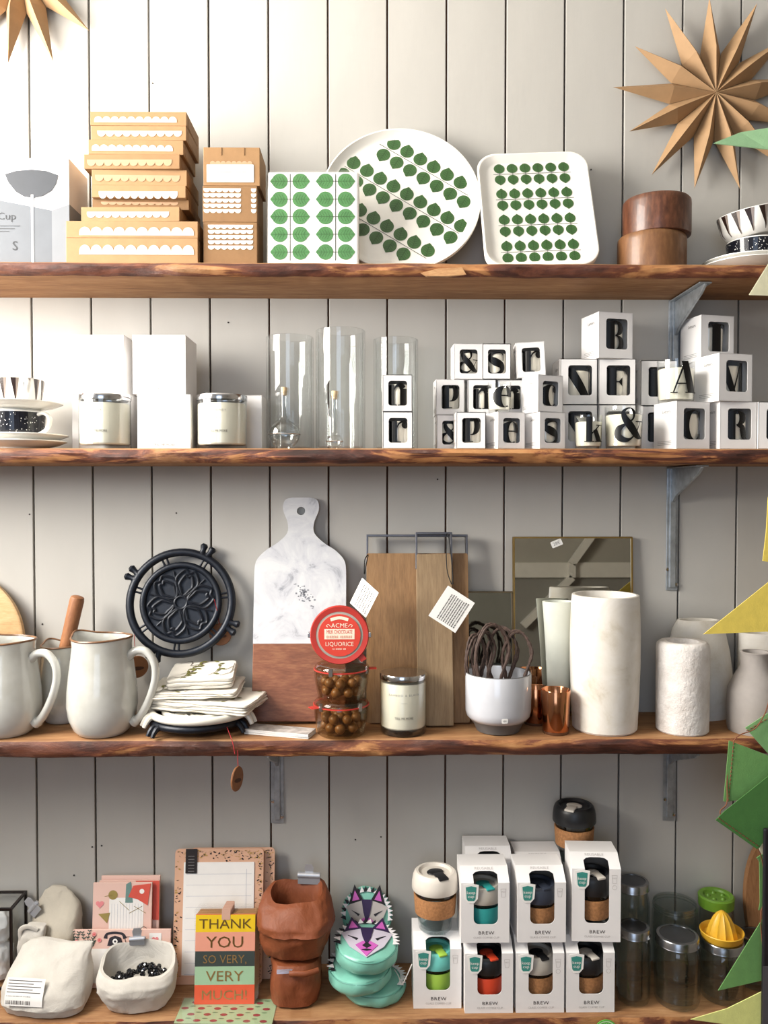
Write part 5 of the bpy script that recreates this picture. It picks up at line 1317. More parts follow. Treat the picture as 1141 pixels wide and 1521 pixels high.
# ---- mason jars
LIDM = mat('jar_lid_metal', '#9fa0a3', .25, 1.0, var=.06); LIDT = mat('jar_lid_disc', '#77787c', .3, 1.0, var=.08)
def mason(px, t_, w_px, tp, label, lid='metal', neck=.86, k=1):
    r = w_px / 2 * (D - t_) / F; h = Z(tp, t_) - Z4
    o = thing('mason_jar', label, 'jar', (X(px, t_, 1430), -t_, Z4 + .0002), (0, 0, .3 * k), 'glass mason jars')
    hn = h - .017
    pr = [(0, .002), (r * .8, 0), (r * .93, .003), (r, .012), (r, hn * .80), (r * .985, hn * .86), (r * (neck + .04), hn * .955), (r * neck, hn), (r * neck, h - .001), (r * (neck - .05), h - .001), (r * (neck - .05), hn), (r * .93, hn * .82), (r * .93, .014), (r * .7, .008), (0, .008)]
    MB().lathe(pr, 44).build('glass', JARGL, parent=o)
    if lid == 'metal' or lid == 'juicer':
        rl = r * neck + .0035
        MB().lathe([(rl - .003, hn + .0005), (rl, hn + .0005), (rl + .001, hn + .0015), (rl, hn + .0035), (rl, h - .002), (rl - .0015, h), (rl - .007, h + .0004), (rl - .007, h - .0012)], 44).build('screw_band', LIDM, parent=o)
        if lid == 'metal': MB().lathe([(rl - .0068, h - .0006), (rl * .7, h - .0004), (0, h - .0006)], 44).build('lid_disc', LIDT, parent=o)
    if lid == 'green':
        rl = r * neck + .003
        MB().lathe([(rl, hn - .003), (rl + .001, h), (rl - .002, h + .003), (rl - .009, h + .002), (rl - .011, h - .002), (0, h - .002)], 44).build('green_lid', mat('leaf_green_lid', '#6d9b2f', .45, var=.1), parent=o)
        for a in range(5): MB().lathe([(0, h - .002), (.005, h - .002), (.003, h + .002), (0, h + .0025)], 10, M=MX(((rl - .02) * math.cos(a * 1.257), (rl - .02) * math.sin(a * 1.257), 0))).build('lid_boss', mat('leaf_green_lid', '#6d9b2f'), parent=o)
    if lid == 'none':
        for zz in (hn + .004, hn + .010): MB().tube([(r * (neck + .012) * math.cos(2 * PI * i / 40), r * (neck + .012) * math.sin(2 * PI * i / 40), zz) for i in range(40)], .0012, 6, closed=True).build('screw_thread', JARGL, parent=o)
    # raised script and oval on the glass
    f = on_cyl(r + .0006)
    if lid != 'none': MB().text('Ball', .014, 0, hn * .52, 0, fn=f, sx=1.1).flats(ribbon([(-.016, hn * .45), (0, hn * .48), (.018, hn * .46)], [.001, .0014, .001], 4), 0, fn=f).build('raised_script', glass('embossed_glass', '#c9cecd', 1.5, .1, .12), parent=o)
    return o, r, h
mason(941, .135, 50, 1378, 'slim mason jar with metal lid beside the coffee cup boxes')
mason(1006, .142, 67, 1391, 'stout mason jar with metal lid in front of the open jar')
o, r, h = mason(1073, .127, 66, 1398, 'mason jar topped with a yellow citrus juicer', 'juicer')
JUICE = mat('yellow_plastic', '#e8b637', .4, var=.04)
o = thing('citrus_juicer', 'yellow ribbed citrus juicer sitting on a mason jar', 'juicer', (X(1072, .127, 1430) , -.127, Z4 + h + .0008))
rj = .042
MB().lathe([(0, 0), (rj * .86, 0), (rj * .95, .004), (rj, .014), (rj * 1.02, .0155), (rj * .99, .017), (rj * .95, .015), (rj * .88, .006), (0, .006)], 48).build('dish', JUICE, parent=o)
def rib(v):
    a = math.atan2(v.y, v.x); f = 1 - .10 * abs(math.sin(a * 5.5)) ** .5
    return Vector((v.x * f, v.y * f, v.z))
MB().lathe([(.030, .006), (.0285, .014), (.025, .026), (.0185, .040), (.011, .050), (.004, .0555), (0, .0565)], 66, fn=rib).build('reamer', JUICE, parent=o)
mason(938, .045, 52, 1310, 'tall mason jar behind the slim jar', 'metal', k=2)
mason(1002, .0495, 67, 1342, 'wide open mason jar without a lid behind the stout jar', 'none', .95)
mason(1063, .042, 52, 1334, 'mason jar with a leaf green lid behind the juicer', 'green', .9)
mason(1122, .085, 52, 1392, 'mason jar beside the juicer jar behind green pennant', 'metal', k=3)
# ---- soft bags
CANV = crumpled('natural_canvas', '#bdb5a6', scale=14, strength=.2); CANVI = mat('canvas_inside', '#c2bbae', .9, var=.05)
CANW = crumpled('bleached_canvas', '#cfcac1', scale=14, strength=.2)
BRWN = crumpled('rust_brown_washed_paper', '#854626', .6, 13, .28, 0); BRWNI = mat('dark_bag_inside', '#4a2818', .8, var=.15)
def rings_(secs, n=72, amp=.003, seed=0.0, e=2.8, tilt=0.0, sub=4):
    out = []
    full = [(z, cx, cy, a, b_, rest[0] if rest else amp, rest[1] if len(rest) > 1 else 0) for z, cx, cy, a, b_, *rest in secs]
    dense = []
    for i in range(len(full) - 1):
        for k in range(sub): dense.append(tuple(p + (q_ - p) * k / sub for p, q_ in zip(full[i], full[i + 1])))
    dense.append(full[-1])
    zt = max(f[0] for f in full)
    for z, cx, cy, a, b_, am, wz_ in dense:
        r = []
        for i in range(n):
            t = 2 * PI * i / n; c, s = math.cos(t), math.sin(t)
            x = a * math.copysign(abs(c) ** (2 / e), c); y = b_ * math.copysign(abs(s) ** (2 / e), s)
            d = am * (.9 * nz((x * 24 + seed, y * 24, z * 24)) - 1.1 * abs(nz((x * 30, y * 30 + seed, z * 22 + x * 20))) + .45 - .6 * abs(nz((x * 62 + seed, y * 62, z * 48 - x * 30))))
            L = math.hypot(x, y) or 1
            r.append((cx + x + x / L * d, cy + y + y / L * d, z + wz_ * nz((x * 20 + seed, y * 20, 9)) + tilt * y * max(0, z / zt) ** 2))
        out.append(r)
    return out
CLIPM = mat('clip_metal', '#c4c6cc', .35, .55, var=.05)
def clip(parent, loc, rot, w_=.034, k=1.0):
    M_ = MX(loc, *rot)
    jw = MB().tube([(-w_ / 2, 0, 0), (w_ / 2, 0, 0)], .0055 * k, 12, M=M_).prism([(-w_ / 2, -.016 * k), (w_ / 2, -.016 * k), (w_ / 2, 0), (-w_ / 2, 0)], -.0035 * k, -.0022 * k, M=M_).build('clip_jaw', CLIPM, parent=parent)
    MB().prism([(-.007, -.002), (.007, -.002), (.0095, .016), (.006, .023), (-.006, .023), (-.0095, .016)], .001, .0025, M=M_).prism([(.011, -.002), (.017, -.002), (.017, .004), (.011, .004)], -.002, .001, M=M_).build('clip_lever', CLIPM, parent=jw)
# barcode bag lying in front
tb_ = .150
o = thing('canvas_bag', 'bleached canvas bag lying plump with a barcode label on its front', 'bag', (X(66, tb_, 1480), -.140, Z4 + .0002), (0, 0, math.radians(-6)), 'canvas bags')
MB().loft(rings_([(0, 0, 0, .068, .030, .001), (.003, 0, 0, .078, .042), (.02, 0, -.002, .086, .050), (.045, .001, .002, .085, .048), (.07, .004, .012, .080, .037), (.092, .008, .018, .074, .024), (.108, .014, .022, .070, .012), (.118, .02, .026, .064, .004, .002, .006)], seed=2.2, amp=.0045)).build('bag_body', CANW, parent=o)
LBL = [(-.05, .030), (.018, .030), (.018, .062), (-.05, .062)]
fb = lambda x, z: (x, -.0538 + max(0, z - .02) * .13 + (.0125 if z > .05 else 0) * 0 + max(0, (z - .045)) * .32, z)
mb = MB(); mb.grid(lambda u, v: fb(-.058 + .076 * u, .030 + .046 * v), 8, 6).build('paper_label', PAPERW, parent=o)
mb = MB(); rr = random.Random(4); x = -.055
while x < -.008:
    w_ = rr.choice((.0006, .0009, .0014)); mb.flats([[(x, .033), (x + w_, .033), (x + w_, .048), (x, .048)]], 0, fn=lambda a, b_: tuple(Vector(fb(a, b_)) + Vector((0, -.0004, 0)))); x += w_ + rr.choice((.0006, .001, .0016))
for k in range(5): mb.flats([[(-.055, .053 + k * .0045), (.012 - .016 * (k % 2), .053 + k * .0045), (.012 - .016 * (k % 2), .0541 + k * .0045), (-.055, .0541 + k * .0045)]], 0, fn=lambda a, b_: tuple(Vector(fb(a, b_)) + Vector((0, -.0004, 0))))
mb.build('barcode_print', DKTXT, parent=o)
# standing bag behind with clip and rolled flap
o = thing('canvas_bag', 'natural canvas bag standing upright with folded top and metal clip', 'bag', (X(74, .06, 1400), -.046, Z4 + .0002), (0, 0, math.radians(-12)), 'canvas bags')
MB().loft(rings_([(0, 0, 0, .050, .036, .001), (.004, 0, 0, .056, .040), (.05, 0, 0, .058, .042), (.095, .002, .004, .057, .036), (.13, .004, .012, .052, .024), (.155, .004, .02, .044, .014), (.172, .002, .026, .030, .008), (.182, .0, .028, .016, .003, .001)], seed=5.1, amp=.005)).build('bag_body', CANV, parent=o)
MB().loft(rings_([(.06, -.022, -.038, .030, .008), (.085, -.022, -.042, .030, .009), (.110, -.018, -.042, .026, .010), (.124, -.014, -.038, .022, .011), (.130, -.012, -.032, .019, .008)], seed=1.1, amp=.003)).build('folded_flap', CANW, parent=o)
MB().tube(spline([(-.040, -.047, .100), (-.038, -.052, .124), (-.022, -.052, .134), (-.002, -.047, .126)], 6), .005, 8, flatten=.6).build('rolled_hem', CANW, parent=o)
clip(o, (-.038, -.008, .150), (0, math.radians(-50), 0), .026)
mb = MB(); mb.prism(rrect(-.022, -.007, .022, .007, .001), -.0008, 0, M=MX((.030, -.0455, .072), ry=math.radians(-38))).build('printed_label', PAPERW, parent=o)
mb = MB()
for k in range(4): mb.flat(rrect(-.02, -.005 + k * .003, .016 - .006 * (k % 3), -.0042 + k * .003, .0002), -.0011, M=MX((.030, -.0455, .072), ry=math.radians(-38)))
mb.build('label_print', DKTXT, parent=o)
# open bag with black beads
o = thing('canvas_bag', 'open white canvas bag with turned-down rim filled with black beads', 'bag', (X(205, .135, 1460), -.136, Z4 + .0002), (0, 0, math.radians(7)), 'canvas bags')
MB().loft(rings_([(0, 0, 0, .048, .030, .001), (.004, 0, 0, .054, .036), (.025, 0, 0, .068, .043), (.045, 0, -.002, .075, .047), (.062, 0, -.002, .077, .047, .003, .004), (.078, 0, .003, .074, .045, .003, .008), (.084, 0, .006, .071, .043, .003, .008), (.083, 0, .008, .066, .040, .002, .008), (.060, 0, .004, .066, .040), (.035, 0, 0, .058, .034)], seed=8.4, amp=.005, tilt=.38), cap1=True).build('bag_body', CANW, parent=o)
clip(o, (-.008, .047, .106), (math.radians(8), 0, 0), .03, .8)
BEADM = mat('shiny_black_bead', '#0d0e12', .12, var=.1, coat=.6)
mb = MB(); rr = random.Random(9)
for k in range(120):
    a = rr.uniform(0, 2 * PI); q_ = math.sqrt(rr.random()); x, y = .052 * q_ * math.cos(a), .026 * q_ * math.sin(a) + .003
    zz = .050 + .014 * (1 - q_) + .010 * (x > 0) + rr.uniform(-.003, .003); rs = rr.uniform(.0035, .0055)
    mb.lathe([(0, -rs), (rs * .8, -rs * .6), (rs, 0), (rs * .8, rs * .6), (0, rs)], 8, M=MX((x, y, zz), rr.random() * 3, rr.random() * 3), smooth=False)
b2 = mb.build('black_beads', BEADM, loc=(X(205, .135, 1460), -.136, Z4), rot=(0, 0, math.radians(7))); tag(b2, 'shiny black beads heaped inside the open white canvas bag', 'beads'); b2['kind'] = 'stuff'
# brown bags
bx = X(440, .115, 1460)
o = thing('brown_bag', 'squat rust-brown bag with rolled top, under the open brown bag', 'bag', (bx, -.118, Z4 + .0002), (0, 0, math.radians(5)), 'rust-brown washed paper bags')
MB().loft(rings_([(0, 0, 0, .040, .034, .001), (.005, 0, 0, .047, .042), (.03, 0, 0, .050, .046), (.055, 0, 0, .050, .045), (.074, 0, 0, .050, .040), (.082, 0, .0, .046, .034), (.084, 0, 0, .02, .015, .001)], seed=3.3, amp=.005)).build('bag_body', BRWN, parent=o)
MB().tube(spline([(-.012, -.048, .075), (.0, -.052, .077), (.02, -.054, .077), (.044, -.048, .079)], 6), [.006] * 19, 10, flatten=.7).build('rolled_hem', BRWN, parent=o)
MB().prism(rrect(-.015, -.004, .015, .004, .001), -.001, 0, M=MX((-.022, -.047, .080), rx=math.radians(-30))).build('film_label', glass('label_film', '#e8e8ee', 1.5, .1, .2), parent=o)
o = thing('brown_bag', 'open rust-brown bag with thick turned-down rim and a metal clip', 'bag', (bx - .002, -.108, Z4 + .088), (0, 0, math.radians(-4)), 'rust-brown washed paper bags')
MB().loft(rings_([(0, 0, 0, .052, .034, .001), (.005, 0, 0, .060, .042), (.03, 0, 0, .068, .049), (.055, 0, -.002, .071, .053), (.061, 0, -.002, .076, .058), (.078, 0, -.001, .075, .057, .004, .006), (.098, .001, .006, .069, .050, .005, .014), (.112, .002, .012, .060, .042, .005, .014), (.116, .002, .014, .052, .034, .003, .012), (.100, .002, .012, .046, .030, .003), (.06, 0, .006, .048, .030)], seed=6.7, amp=.007, e=2.6, tilt=.30)).build('bag_body', [BRWN], parent=o)
MB().flat(circle(0, 0, .045, .029), 0, M=MX((.002, .009, .07), rx=PI / 2)).build('dark_disc', mat('dark_disc', '#120d0a', .6), parent=o)  # flat near-black disc set across the inside of the bag
clip(o, (.022, .042, .136), (math.radians(5), 0, math.radians(-2)), .046, 1.1)
# ---- wolf-face coin purses
MINT = mat('mint_leatherette', '#7fc0ae', .32, var=.06, vs=30, bump=.12, bs=60); LILAC = mat('lilac_grey_felt', '#c3bccb', .7, var=.03); FELTG = mat('grey_felt', '#b8b1ad', .8, var=.03)
PURP = mat('dark_purple_felt', '#2d1a46', .6); PINKF = mat('pink_felt', '#c45fb5', .6); TEETH = mat('white_felt', '#e8e4e6', .8, var=.02); INKD = mat('ink_black_felt', '#17141d', .7)
def purse(loc, rot, label, face, r=.062, h=.034, sx_=1.0):
    o = thing('coin_purse', label, 'purse', loc, rot, 'mint wolf-face coin purses')
    def wr(v):
        a = math.atan2(v.y, v.x); d = .0035 * nz((math.cos(a) * 2.2, math.sin(a) * 2.2, v.z * 70 + loc[0] * 30))
        q_ = math.hypot(v.x, v.y)
        if q_ < r * .5: return v
        return Vector((v.x * (1 + d / q_), v.y * (1 + d / q_), v.z + .001 * math.sin(3 * a)))
    MB().lathe([(0, 0), (r * .80, 0), (r * .93, .003), (r * 1.0, h * .3), (r * 1.01, h * .5), (r * 1.0, h * .75), (r * .96, h - .002), (r * .90, h), (0, h)], 64, fn=wr).build('purse_body', MINT, parent=o)
    MB().tube([(r * .985 * math.cos(2 * PI * i / 48), r * .985 * math.sin(2 * PI * i / 48), h * .86) for i in range(48)], .0012, 5, closed=True).build('zip', mat('mint_zip', '#5f9d8f', .5), parent=o)
    # fur teeth round the edge, alternating dark and white
    for i in range(22):
        a = math.radians(172) + math.radians(196) * i / 21
        P_ = lambda rr_, da: (rr_ * math.cos(a + da), rr_ * math.sin(a + da))
        t3 = [P_(r * .86, -.11), P_(r * 1.07, .03), P_(r * .86, .11)]
        MB().prism([(p[0], p[1]) for p in t3], 0, .0012, M=MX((0, 0, h + (.0022 if i % 2 else .0012)), rx=PI / 2) @ Matrix.Diagonal((1, 1, 1, 1))).build('fur_tooth', TEETH if i % 2 or i > 12 else INKD, parent=o)
    if face:
        z0 = h + .0035; F_ = lambda poly, m_, dz, nm: MB().add([(x * r, y * r, z0 + dz) for x, y in poly] + [(x * r, y * r, z0 + dz - .0012) for x, y in poly], [tuple(range(len(poly))), tuple(range(2 * len(poly) - 1, len(poly) - 1, -1))] + [(i, (i + 1) % len(poly), (i + 1) % len(poly) + len(poly), i + len(poly)) for i in range(len(poly))]).build(nm, m_, parent=o)
        F_([(-.84, .28), (-.55, -.35), (0, -.86), (.55, -.35), (.84, .28), (.4, .52), (-.4, .52)], LILAC if face == 1 else FELTG, 0, 'face')
        F_([(-.36, -.30), (0, -.82), (.36, -.30), (.14, -.12), (-.14, -.12)], PINKF, .0012, 'muzzle')
        F_([(-.22, .56), (.22, .56), (.14, .1), (.05, -.2), (-.05, -.2), (-.14, .1)], PURP, .0018, 'brow_stripe')
        F_([(-.14, -.34), (0, -.18), (.14, -.34), (0, -.46)], INKD, .0024, 'nose')
        F_([(-.16, -.55), (0, -.50), (.16, -.55), (0, -.59)], INKD, .0024, 'mouth')
        for s in (-1, 1):
            F_([(s * .62, .16), (s * .28, .02), (s * .34, -.06), (s * .42, .02)], INKD, .0014, 'eye')
            F_([(s * .74, .36), (s * .52, 1.12), (s * .16, .54)], PURP if face == 1 else INKD, .0005, 'ear')
            F_([(s * .60, .50), (s * .50, .90), (s * .30, .56)], PINKF, .0018, 'ear_lining')
    return o
pxx = X(541, .12, 1470)
purse((X(556, .105, 1480), -.104, Z4 + .0002), (0, 0, -.3), 'mint wolf coin purse at the bottom, jutting toward the coffee cup boxes', 0, h=.029)
purse((pxx - .008, -.118, Z4 + .0345), (math.radians(3), math.radians(-2), .2), 'mint wolf coin purse in the middle of the stack', 0, h=.034)
purse((pxx + .004, -.121, Z4 + .0815), (math.radians(7), math.radians(2), 0), 'mint coin purse on the stack with a sleepy lilac wolf face', 1, r=.062, h=.036)
purse((pxx + .006, -.022, Z4 + .1215), (math.radians(72), 0, -.05), 'coin purse propped upright behind, grey wolf face with tall dark ears', 2, r=.052, h=.02)
CORDP = mat('white_cord', '#dcd6d2', .7)
MB().tube(spline([at(612, 1432, .14), at(604, 1450, .15), at(597, 1462, .15), at(592, 1450, .13), at(586, 1440, .10)], 8), .0011, 6).build('white_cord', CORDP, label='thin white cord looping from the coin purses to the box', category='cord')
# ---- clipboards, cards and note pads
PEACH = mat('peach_board', '#dcae91', .5, var=.03); GOLDS = mat('gold_blotch', '#c9a15e', .35, .3, var=.1); INKS = mat('black_blotch', '#221b1a', .5); RULE = mat('pale_rule_ink', '#bfc2cc', .6)
def clipboard(l, r, tp, tb0, lean, label, front, seed):
    t_ = tb0 - .02; w_ = (r - l) / 2 * (D - t_) / F; h_ = (Z(tp, max(.004, tb0 - .045)) - Z4) / math.cos(lean)
    o = thing('clipboard', label, 'clipboard', (X((l + r) / 2, t_, 1360), -tb0, Z4 + .001), (-lean, 0, 0), 'blotch-print clipboards')
    MB().prism(rrect(-w_, 0, w_, h_, .008), -.004, 0).build('board', PEACH, parent=o, bevel=.0006)
    mb = MB(); rr = random.Random(seed)
    for k in range(330):
        e = rr.random()
        if e < .34: x, z = rr.uniform(-w_ * .95, w_ * .95), h_ - abs(rr.gauss(0, .010)) - .003
        elif e < .72: x, z = w_ - abs(rr.gauss(0, .007)) - .002, rr.uniform(.01, h_ * .97)
        else: x, z = -w_ + abs(rr.gauss(0, .005)) + .002, rr.betavariate(1.0, 2.0) * h_ * .95 + .004
        n = 6; a = rr.random() * 6; s1, s2 = rr.uniform(.0012, .0042), rr.uniform(.0008, .0024)
        p = [(x + s1 * rr.uniform(.6, 1) * math.cos(a + 6.28 * i / n), z + s2 * rr.uniform(.6, 1.2) * math.sin(6.28 * i / n)) for i in range(n)]
        p = [(max(-w_ + .0005, min(w_ - .0005, q_[0])), max(.001, min(h_ - .001, q_[1]))) for q_ in p]
        mb.flat(p, -.0043 - .0002 * (k % 3), 0 if rr.random() < .62 else 1)
    mb.build('blotch_print', [INKS, GOLDS], parent=o, kind='stuff')
    if front:
        MB().prism(rrect(-w_ * .80, .018, w_ * .80, h_ - .026, .001), -.0058, -.0050).build('paper_pad', PAPERW, parent=o)
        mb = MB()
        for k in range(10): mb.flat(rrect(-w_ * .74, h_ - .05 - k * .022, w_ * .74, h_ - .0494 - k * .022, .0002), -.0060)
        mb.flat(rrect(w_ * .62, h_ * .2, w_ * .63, h_ - .04, .0002), -.0060); mb.build('ruled_lines', RULE, parent=o)
        MB().prism(rrect(-w_ * .76, h_ - .048, -w_ * .50, h_ + .001, .001), -.0072, -.0060).build('black_hang_label', INKS, parent=o)
        mb = MB()
        for k in range(6): mb.flat(rrect(-w_ * .70, h_ - .044 + k * .006, -w_ * .56, h_ - .0432 + k * .006, .0002), -.0075)
        mb.build('label_print', GREYP, parent=o)
    return o
clipboard(283, 408, 1254, .052, math.radians(7), 'rear peach clipboard with black blotches, mostly hidden', False, 5)
clipboard(259, 391, 1257, .070, math.radians(8), 'peach clipboard with black blotches holding a blank white ruled pad', True, 8)
BAND = [mat('yellow_band', '#e6c21f', .45, var=.02), mat('salmon_band', '#e29b84', .45, var=.02), mat('charcoal_band', '#38413f', .45, var=.03), mat('sage_band', '#9dbf9d', .45, var=.02), mat('vermilion_band', '#dc5a3a', .45, var=.02)]
GOLDT = mat('gold_foil', '#b1905c', .3, .6, var=.05); KFOIL = mat('bronze_foil', '#7a5f34', .35, .5)
FILM = glass('cellophane', '#ffffff', 1.25, .02, .01)
for k in range(6):
    t0 = .140 - k * .0045
    w_ = 90 / 2 * (D - .14) / F; hh = (1478 - 1352) * (D - .14) / F + .004
    o = thing('greeting_card', 'THANK YOU SO VERY VERY MUCH card with bold colour bands, front of its pile' if k == 0 else 'greeting card in clear sleeve stacked behind the thank you card', 'card', (X(333 + 1.3 * k, t0, 1420), -t0, Z4 + .0012), (math.radians(-7), 0, 0), 'thank you cards')
    MB().box(-w_, w_, -.0012, .0012, 0, hh).build('card', BAND[4] if k == 0 else mat('card_back', '#b98d5e', .6), parent=o)
    MB().box(-w_ - .002, w_ + .002, -.0018, .0018, -.0006, hh + .010).build('clear_sleeve', FILM, parent=o)
    MB().prism(rrect(-.0085, -.011, .0085, .011, .002), -.0026, -.0019, M=MX((.001, 0, hh + .001 + .0008 * k))).build('hanging_tab', mat('blush_tab', '#cba38f', .5), parent=o)
    if k == 0:
        mb = MB(); zs = [hh, hh * .805, hh * .59, hh * .42, hh * .215, 0.0]
        for i in range(5): mb.flat([(-w_, zs[i + 1]), (w_, zs[i + 1]), (w_, zs[i]), (-w_, zs[i])], -.0021, i)
        mb.build('colour_bands', BAND, parent=o)
        mb = MB()
        for i, (s, hgt, sx2) in enumerate((('THANK', .0195, 1.15), ('YOU', .0225, 1.15), ('SO VERY,', .0165, .95), ('VERY', .0205, 1.15), ('MUCH!', .0185, 1.15))):
            zm = (zs[i] + zs[i + 1]) / 2 - hgt / 2
            mb.text(s, hgt, 0, zm, -.0026, mat=0 if i == 0 or i == 1 else 1, sx=sx2)
        mb.build('foil_lettering', [KFOIL, GOLDT], parent=o)
# flat patterned card at the shelf edge
o = thing('patterned_card', 'sage green card with red flower print lying flat under the thank you cards', 'card', (X(337, .165, 1500), -.163, Z4 + .0002), (0, 0, math.radians(-2)))
MB().box(-.094, .094, -.040, .040, 0, .0007).build('card', mat('sage_card', '#9db08c', .5, var=.04), parent=o)
mb = MB(); rr = random.Random(21)
for i in range(6):
    for j in range(4):
        x, y = -.08 + i * .032 + (.016 if j % 2 else 0) - .004, -.031 + j * .019
        if abs(x) < .086: mb.add([(x + dx, y + dy, .0009) for dx, dy in circle(0, 0, .0075, .0042, 10)], [tuple(range(10))], 0)
        if abs(x + .014) < .088: mb.add([(x + .014 + dx, y + .007 + dy, .0009) for dx, dy in circle(0, 0, .006, .0016, 8)], [tuple(range(8))], 1)
mb.build('flower_print', [mat('red_flower_ink', '#8e3b3f', .5), mat('dark_leaf_ink', '#4f7350', .5)], parent=o)
MB().box(-.097, .097, -.043, .043, .0011, .0013).build('clear_sleeve', FILM, parent=o)
# stationery pads
BLUSH = mat('blush_pad', '#e9c4b7', .5, var=.04, vs=6); CORAL = mat('coral_ink', '#d9594a', .5, var=.03); OLIVE = mat('olive_gold_ink', '#9c8a4f', .45); TEALG = mat('grey_teal_ink', '#6e8f8a', .5); PINKI = mat('pink_ink', '#e88e92', .5); INKC = mat('charcoal_ink', '#2e2b33', .5)
def heart(cx, cz, s): return [(cx + s * .062 * (16 * math.sin(t) ** 3), cz + s * .062 * (13 * math.cos(t) - 5 * math.cos(2 * t) - 2 * math.cos(3 * t) - math.cos(4 * t))) for t in [2 * PI * i / 24 for i in range(24)]]
def pad(l, r, tp, tb0, lean, label, th=.005):
    t_ = tb0 - .012; w_ = (r - l) / 2 * (D - t_) / F; h_ = (Z(tp, tb0 - .02) - Z4) / math.cos(lean)
    o = thing('note_pad', label, 'note pad', (X((l + r) / 2, t_, 1360), -tb0, Z4 + .0006), (-lean, 0, 0), 'illustrated note pads')
    MB().box(-w_, w_, -th, 0, 0, h_).build('pages', BLUSH, parent=o, bevel=.0006)
    return o, w_, h_, -th - .0005
pad(150, 238, 1298, .040, math.radians(6), 'blush note pad edge at the very back of the note pads'); 
o, w_, h_, y = pad(147, 237, 1305, .050, math.radians(6), 'blush note pad with a coral corner, second from the back')
MB().flat([(w_ * .2, h_), (w_, h_), (w_, h_ * .6), (w_ * .8, h_ * .6)], y).build('coral_art', CORAL, parent=o)
o, w_, h_, y = pad(138, 226, 1308, .060, math.radians(6), 'blush ruled note pad with heart, gold fan and coral phone pictures')
fx = lambda u: -w_ + 2 * w_ * u
k0 = Z(1308, .05); fz = lambda py: h_ - (k0 - Z(py, .05))
mb = MB().flat(rrect(fx(.28), 0, fx(.86), h_ - .030, .004), y, 0); mb.build('white_panel', PAPERW, parent=o)
mb = MB()
for k in range(11): mb.flat(rrect(fx(.32 + k * .05), .03, fx(.324 + k * .05), h_ - .042, .0001), y - .0003)
mb.build('ruled_lines', RULE, parent=o)
MB().flat(circle(fx(.34), fz(1325), .0095), y - .0004).build('gold_disc_picture', OLIVE, parent=o)
MB().flat([(fx(.1), fz(1352)), (fx(.30), fz(1350)), (fx(.25), fz(1365))], y - .0004).build('gold_fan_picture', OLIVE, parent=o)
for a_, b_, c_, d_ in ((.20, 1327, .34, 1325), (.45, 1334, .62, 1347), (.62, 1351, .84, 1341), (.70, 1341, .9, 1351)):
    MB().flats(ribbon([(fx(a_), fz(b_)), (fx(c_), fz(d_))], [.001, .001], 1), y - .0004).build('gold_stick_picture', OLIVE, parent=o)
MB().flat(heart(fx(.12), fz(1338), .0085), y - .0004).build('heart_picture', PINKI, parent=o)
MB().flat([(fx(.56), fz(1310)), (fx(.64), fz(1306)), (fx(.68), fz(1336)), (fx(.55), fz(1336))], y - .0004).build('teal_strip_picture', TEALG, parent=o)
ph_ = MB().flat([(fx(.60), fz(1328)), (fx(.68), fz(1312)), (fx(.98), fz(1309)), (fx(.93), fz(1340)), (fx(.75), fz(1331))], y - .0007).build('coral_phone_picture', CORAL, parent=o)
MB().flat(circle(fx(.83), fz(1320), .005), y - .001).build('dial_picture', PAPERW, parent=ph_)
MB().flats(ribbon([(fx(.12), fz(1383)), (fx(.15), fz(1374)), (fx(.20), fz(1378)), (fx(.16), fz(1384))], [.0008] * 4, 4), y - .0007).build('curl_picture', INKC, parent=o)
MB().flats(ribbon([(fx(.78), fz(1378)), (fx(.86), fz(1370)), (fx(.93), fz(1374)), (fx(.85), fz(1382)), (fx(.82), fz(1372))], [.0009] * 5, 4), y - .0007).build('curl_picture', INKC, parent=o)
o, w_, h_, y = pad(99, 254, 1376, .080, math.radians(9), 'wide blush to-do note pad with telephone and potted plant pictures')
fx = lambda p: X(p, .07, 1400) - X(176.5, .07, 1400); k0 = Z(1376, .065); fz = lambda py: h_ - (k0 - Z(py, .065))
mb = MB().flat(rrect(fx(112), .01, fx(246), fz(1402), .003), y); mb.build('white_panel', PAPERW, parent=o)
# telephone
mb = MB().flat([(fx(160), fz(1398)), (fx(163), fz(1387)), (fx(171), fz(1384)), (fx(180), fz(1387)), (fx(184), fz(1398))], y - .0004)
tl = mb.build('telephone_picture', INKC, parent=o)
MB().flats(ribbon([(fx(157), fz(1388)), (fx(159), fz(1382)), (fx(170), fz(1380)), (fx(182), fz(1382)), (fx(186), fz(1388))], [.008, .005, .0045, .005, .008], 4), y - .0004).build('handset_picture', INKC, parent=tl)
MB().flat(circle(fx(171.5), fz(1392), .0052), y - .0007).build('dial_picture', PAPERW, parent=tl)
MB().flat(circle(fx(171.5), fz(1392), .002), y - .001).build('dial_hub_picture', INKC, parent=tl)
MB().flats(ribbon([(fx(184), fz(1396)), (fx(190), fz(1400)), (fx(186), fz(1388)), (fx(194), fz(1386)), (fx(198), fz(1390))], [.0009] * 5, 5), y - .0004).build('flex_picture', INKC, parent=tl)
